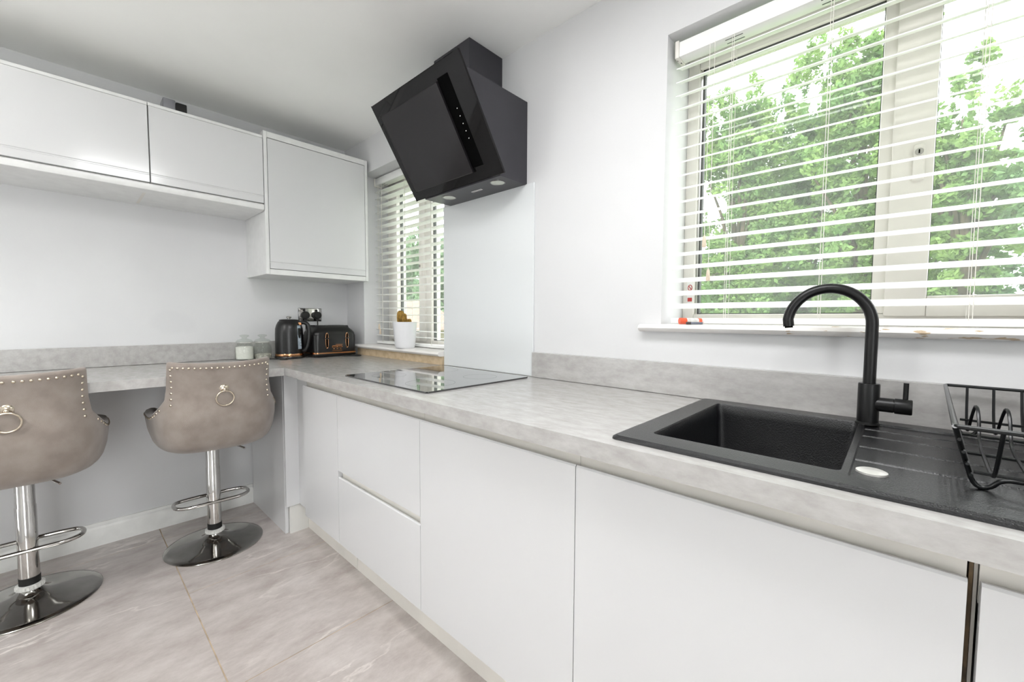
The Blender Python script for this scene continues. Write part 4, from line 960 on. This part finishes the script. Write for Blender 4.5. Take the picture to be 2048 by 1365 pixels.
def crown(cx, cy, z0, z1, rx, ry, seed, k=16, spikes=5):
    rng = np.random.default_rng(seed); cs = []
    for i in range(k):
        z = rng.uniform(z0, z1); f = math.sin(PI*min(1, max(0.08, (z-z0+0.3)/(z1-z0+0.5)))); a = rng.uniform(0, 2*PI); q = rng.uniform(0, 0.75)
        cs.append((cx+rx*f*q*math.cos(a), cy+ry*f*q*math.sin(a), z, rx*0.42, ry*0.42, (z1-z0)*0.13+0.22, 1.0))
    for i in range(spikes):
        a = rng.uniform(0, 2*PI); cs.append((cx+rx*0.6*math.cos(a), cy+ry*0.3*math.sin(a), z1+rng.uniform(-0.2, 0.6), 0.22, 0.22, 0.6, 0.22))
    return cs
GZ = -0.25
tree('garden_tree', (0.5, 8.0, GZ), 2.4, crown(0.5, 8.0, 1.2, 5.0, 1.6, 1.1, 1, 38, 16), 50000, 0.05, 'leafA', 'large leafy tree filling the left part of the sink window', 'trees in the garden', 11)
tree('garden_tree', (1.4, 9.6, GZ), 2.4, crown(1.4, 9.6, 1.0, 5.2, 1.7, 0.9, 33, 28, 12), 36000, 0.055, 'leafB', 'darker leafy tree behind the other trees in the middle of the sink window', 'trees in the garden', 16)
tree('garden_tree', (2.4, 8.3, GZ), 2.4, crown(2.3, 8.3, 1.2, 5.5, 1.25, 1.1, 3, 26, 9), 34000, 0.05, 'leafA', 'tall leafy tree behind the middle post of the sink window', 'trees in the garden', 15)
tree('garden_tree', (3.6, 7.4, GZ), 2.2, crown(3.5, 7.4, 1.6, 3.6, 0.9, 0.9, 5, 18, 7)+[(3.9+0.22*k, 7.3, 3.1+0.28*k, 0.25, 0.2, 0.10, 0.35) for k in range(4)]+[(3.9+0.25*k, 7.4, 4.0+0.2*k, 0.22, 0.2, 0.12, 0.3) for k in range(3)]+[(3.5+0.15*k, 7.4, 4.6+0.25*k, 0.2, 0.2, 0.2, 0.25) for k in range(2)], 26000, 0.05, 'leafA', 'leafy tree with long side branches behind the right pane of the sink window', 'trees in the garden', 12)
tree('garden_tree', (5.3, 7.0, GZ), 1.8, crown(5.0, 7.0, 0.7, 2.4, 1.7, 0.9, 7, 14, 4), 18000, 0.05, 'leafB', 'lower bushy tree at the far right of the sink window', 'trees in the garden', 13)
tree('garden_tree', (-1.9, 9.5, GZ), 1.8, crown(-1.9, 9.5, 0.9, 3.9, 1.7, 1.2, 9, 16, 4), 15000, 0.07, 'leafB', 'rounded tree at the left end of the sink window view', 'trees in the garden', 14)
for i, (x, z1, lab) in enumerate(((-6.2, 3.0, 'hedge tree seen through the right of the narrow window'), (-8.8, 3.4, 'hedge tree in the middle of the narrow window view'), (-11.4, 3.7, 'hedge tree behind the shed roof in the narrow window'), (-14.0, 4.0, 'hedge tree furthest left in the narrow window view'))):
    tree('hedge_tree', (x, 9.0+0.2*i, GZ), 1.2, crown(x, 9.0+0.2*i, 0.4, z1+0.2, 1.7, 1.0, 20+i, 30, 5), 20000, 0.10, 'leafC', lab, 'hedge trees along the boundary', 30+i)
# dense backing hedge low down
cs = [(x, 12.2, z, 0.9, 0.5, 0.7, 1.0) for x in np.arange(-7, 9, 1.0) for z in (0.6, 1.3, 2.2, 3.0)]
tree('clipped_hedge', (2.0, 12.2, GZ), 0.5, cs, 36000, 0.09, 'leafB', 'long dense green hedge behind the garden trees', None, 50)['category'] = 'hedge'
# shed with pitched roof
r = thing('garden_shed', (-6.9, 5.0, GZ), 'garden shed with brown pitched roof seen through the narrow window', 'shed')
G().box(-7.9, -5.9, 4.4, 5.8, GZ, 0.95).build('wall', 'shedwall', r, 0)
g = G()
for k in range(7):
    t0, t1 = k/7, (k+1)/7
    g.prism([(-7.2+t0*1.5, 1.66-t0*0.78), (-7.2+t1*1.5+0.02, 1.66-t1*0.78-0.01), (-7.2+t1*1.5+0.02, 1.63-t1*0.78-0.01), (-7.2+t0*1.5, 1.60-t0*0.78)], 'y', 4.25, 5.95)
    g.prism([(-7.2-t0*0.9, 1.66-t0*0.78), (-7.2-t1*0.9-0.02, 1.66-t1*0.78-0.01), (-7.2-t1*0.9-0.02, 1.63-t1*0.78-0.01), (-7.2-t0*0.9, 1.60-t0*0.78)], 'y', 4.25, 5.95)
g.build('roof', 'rooftile', r, 0)
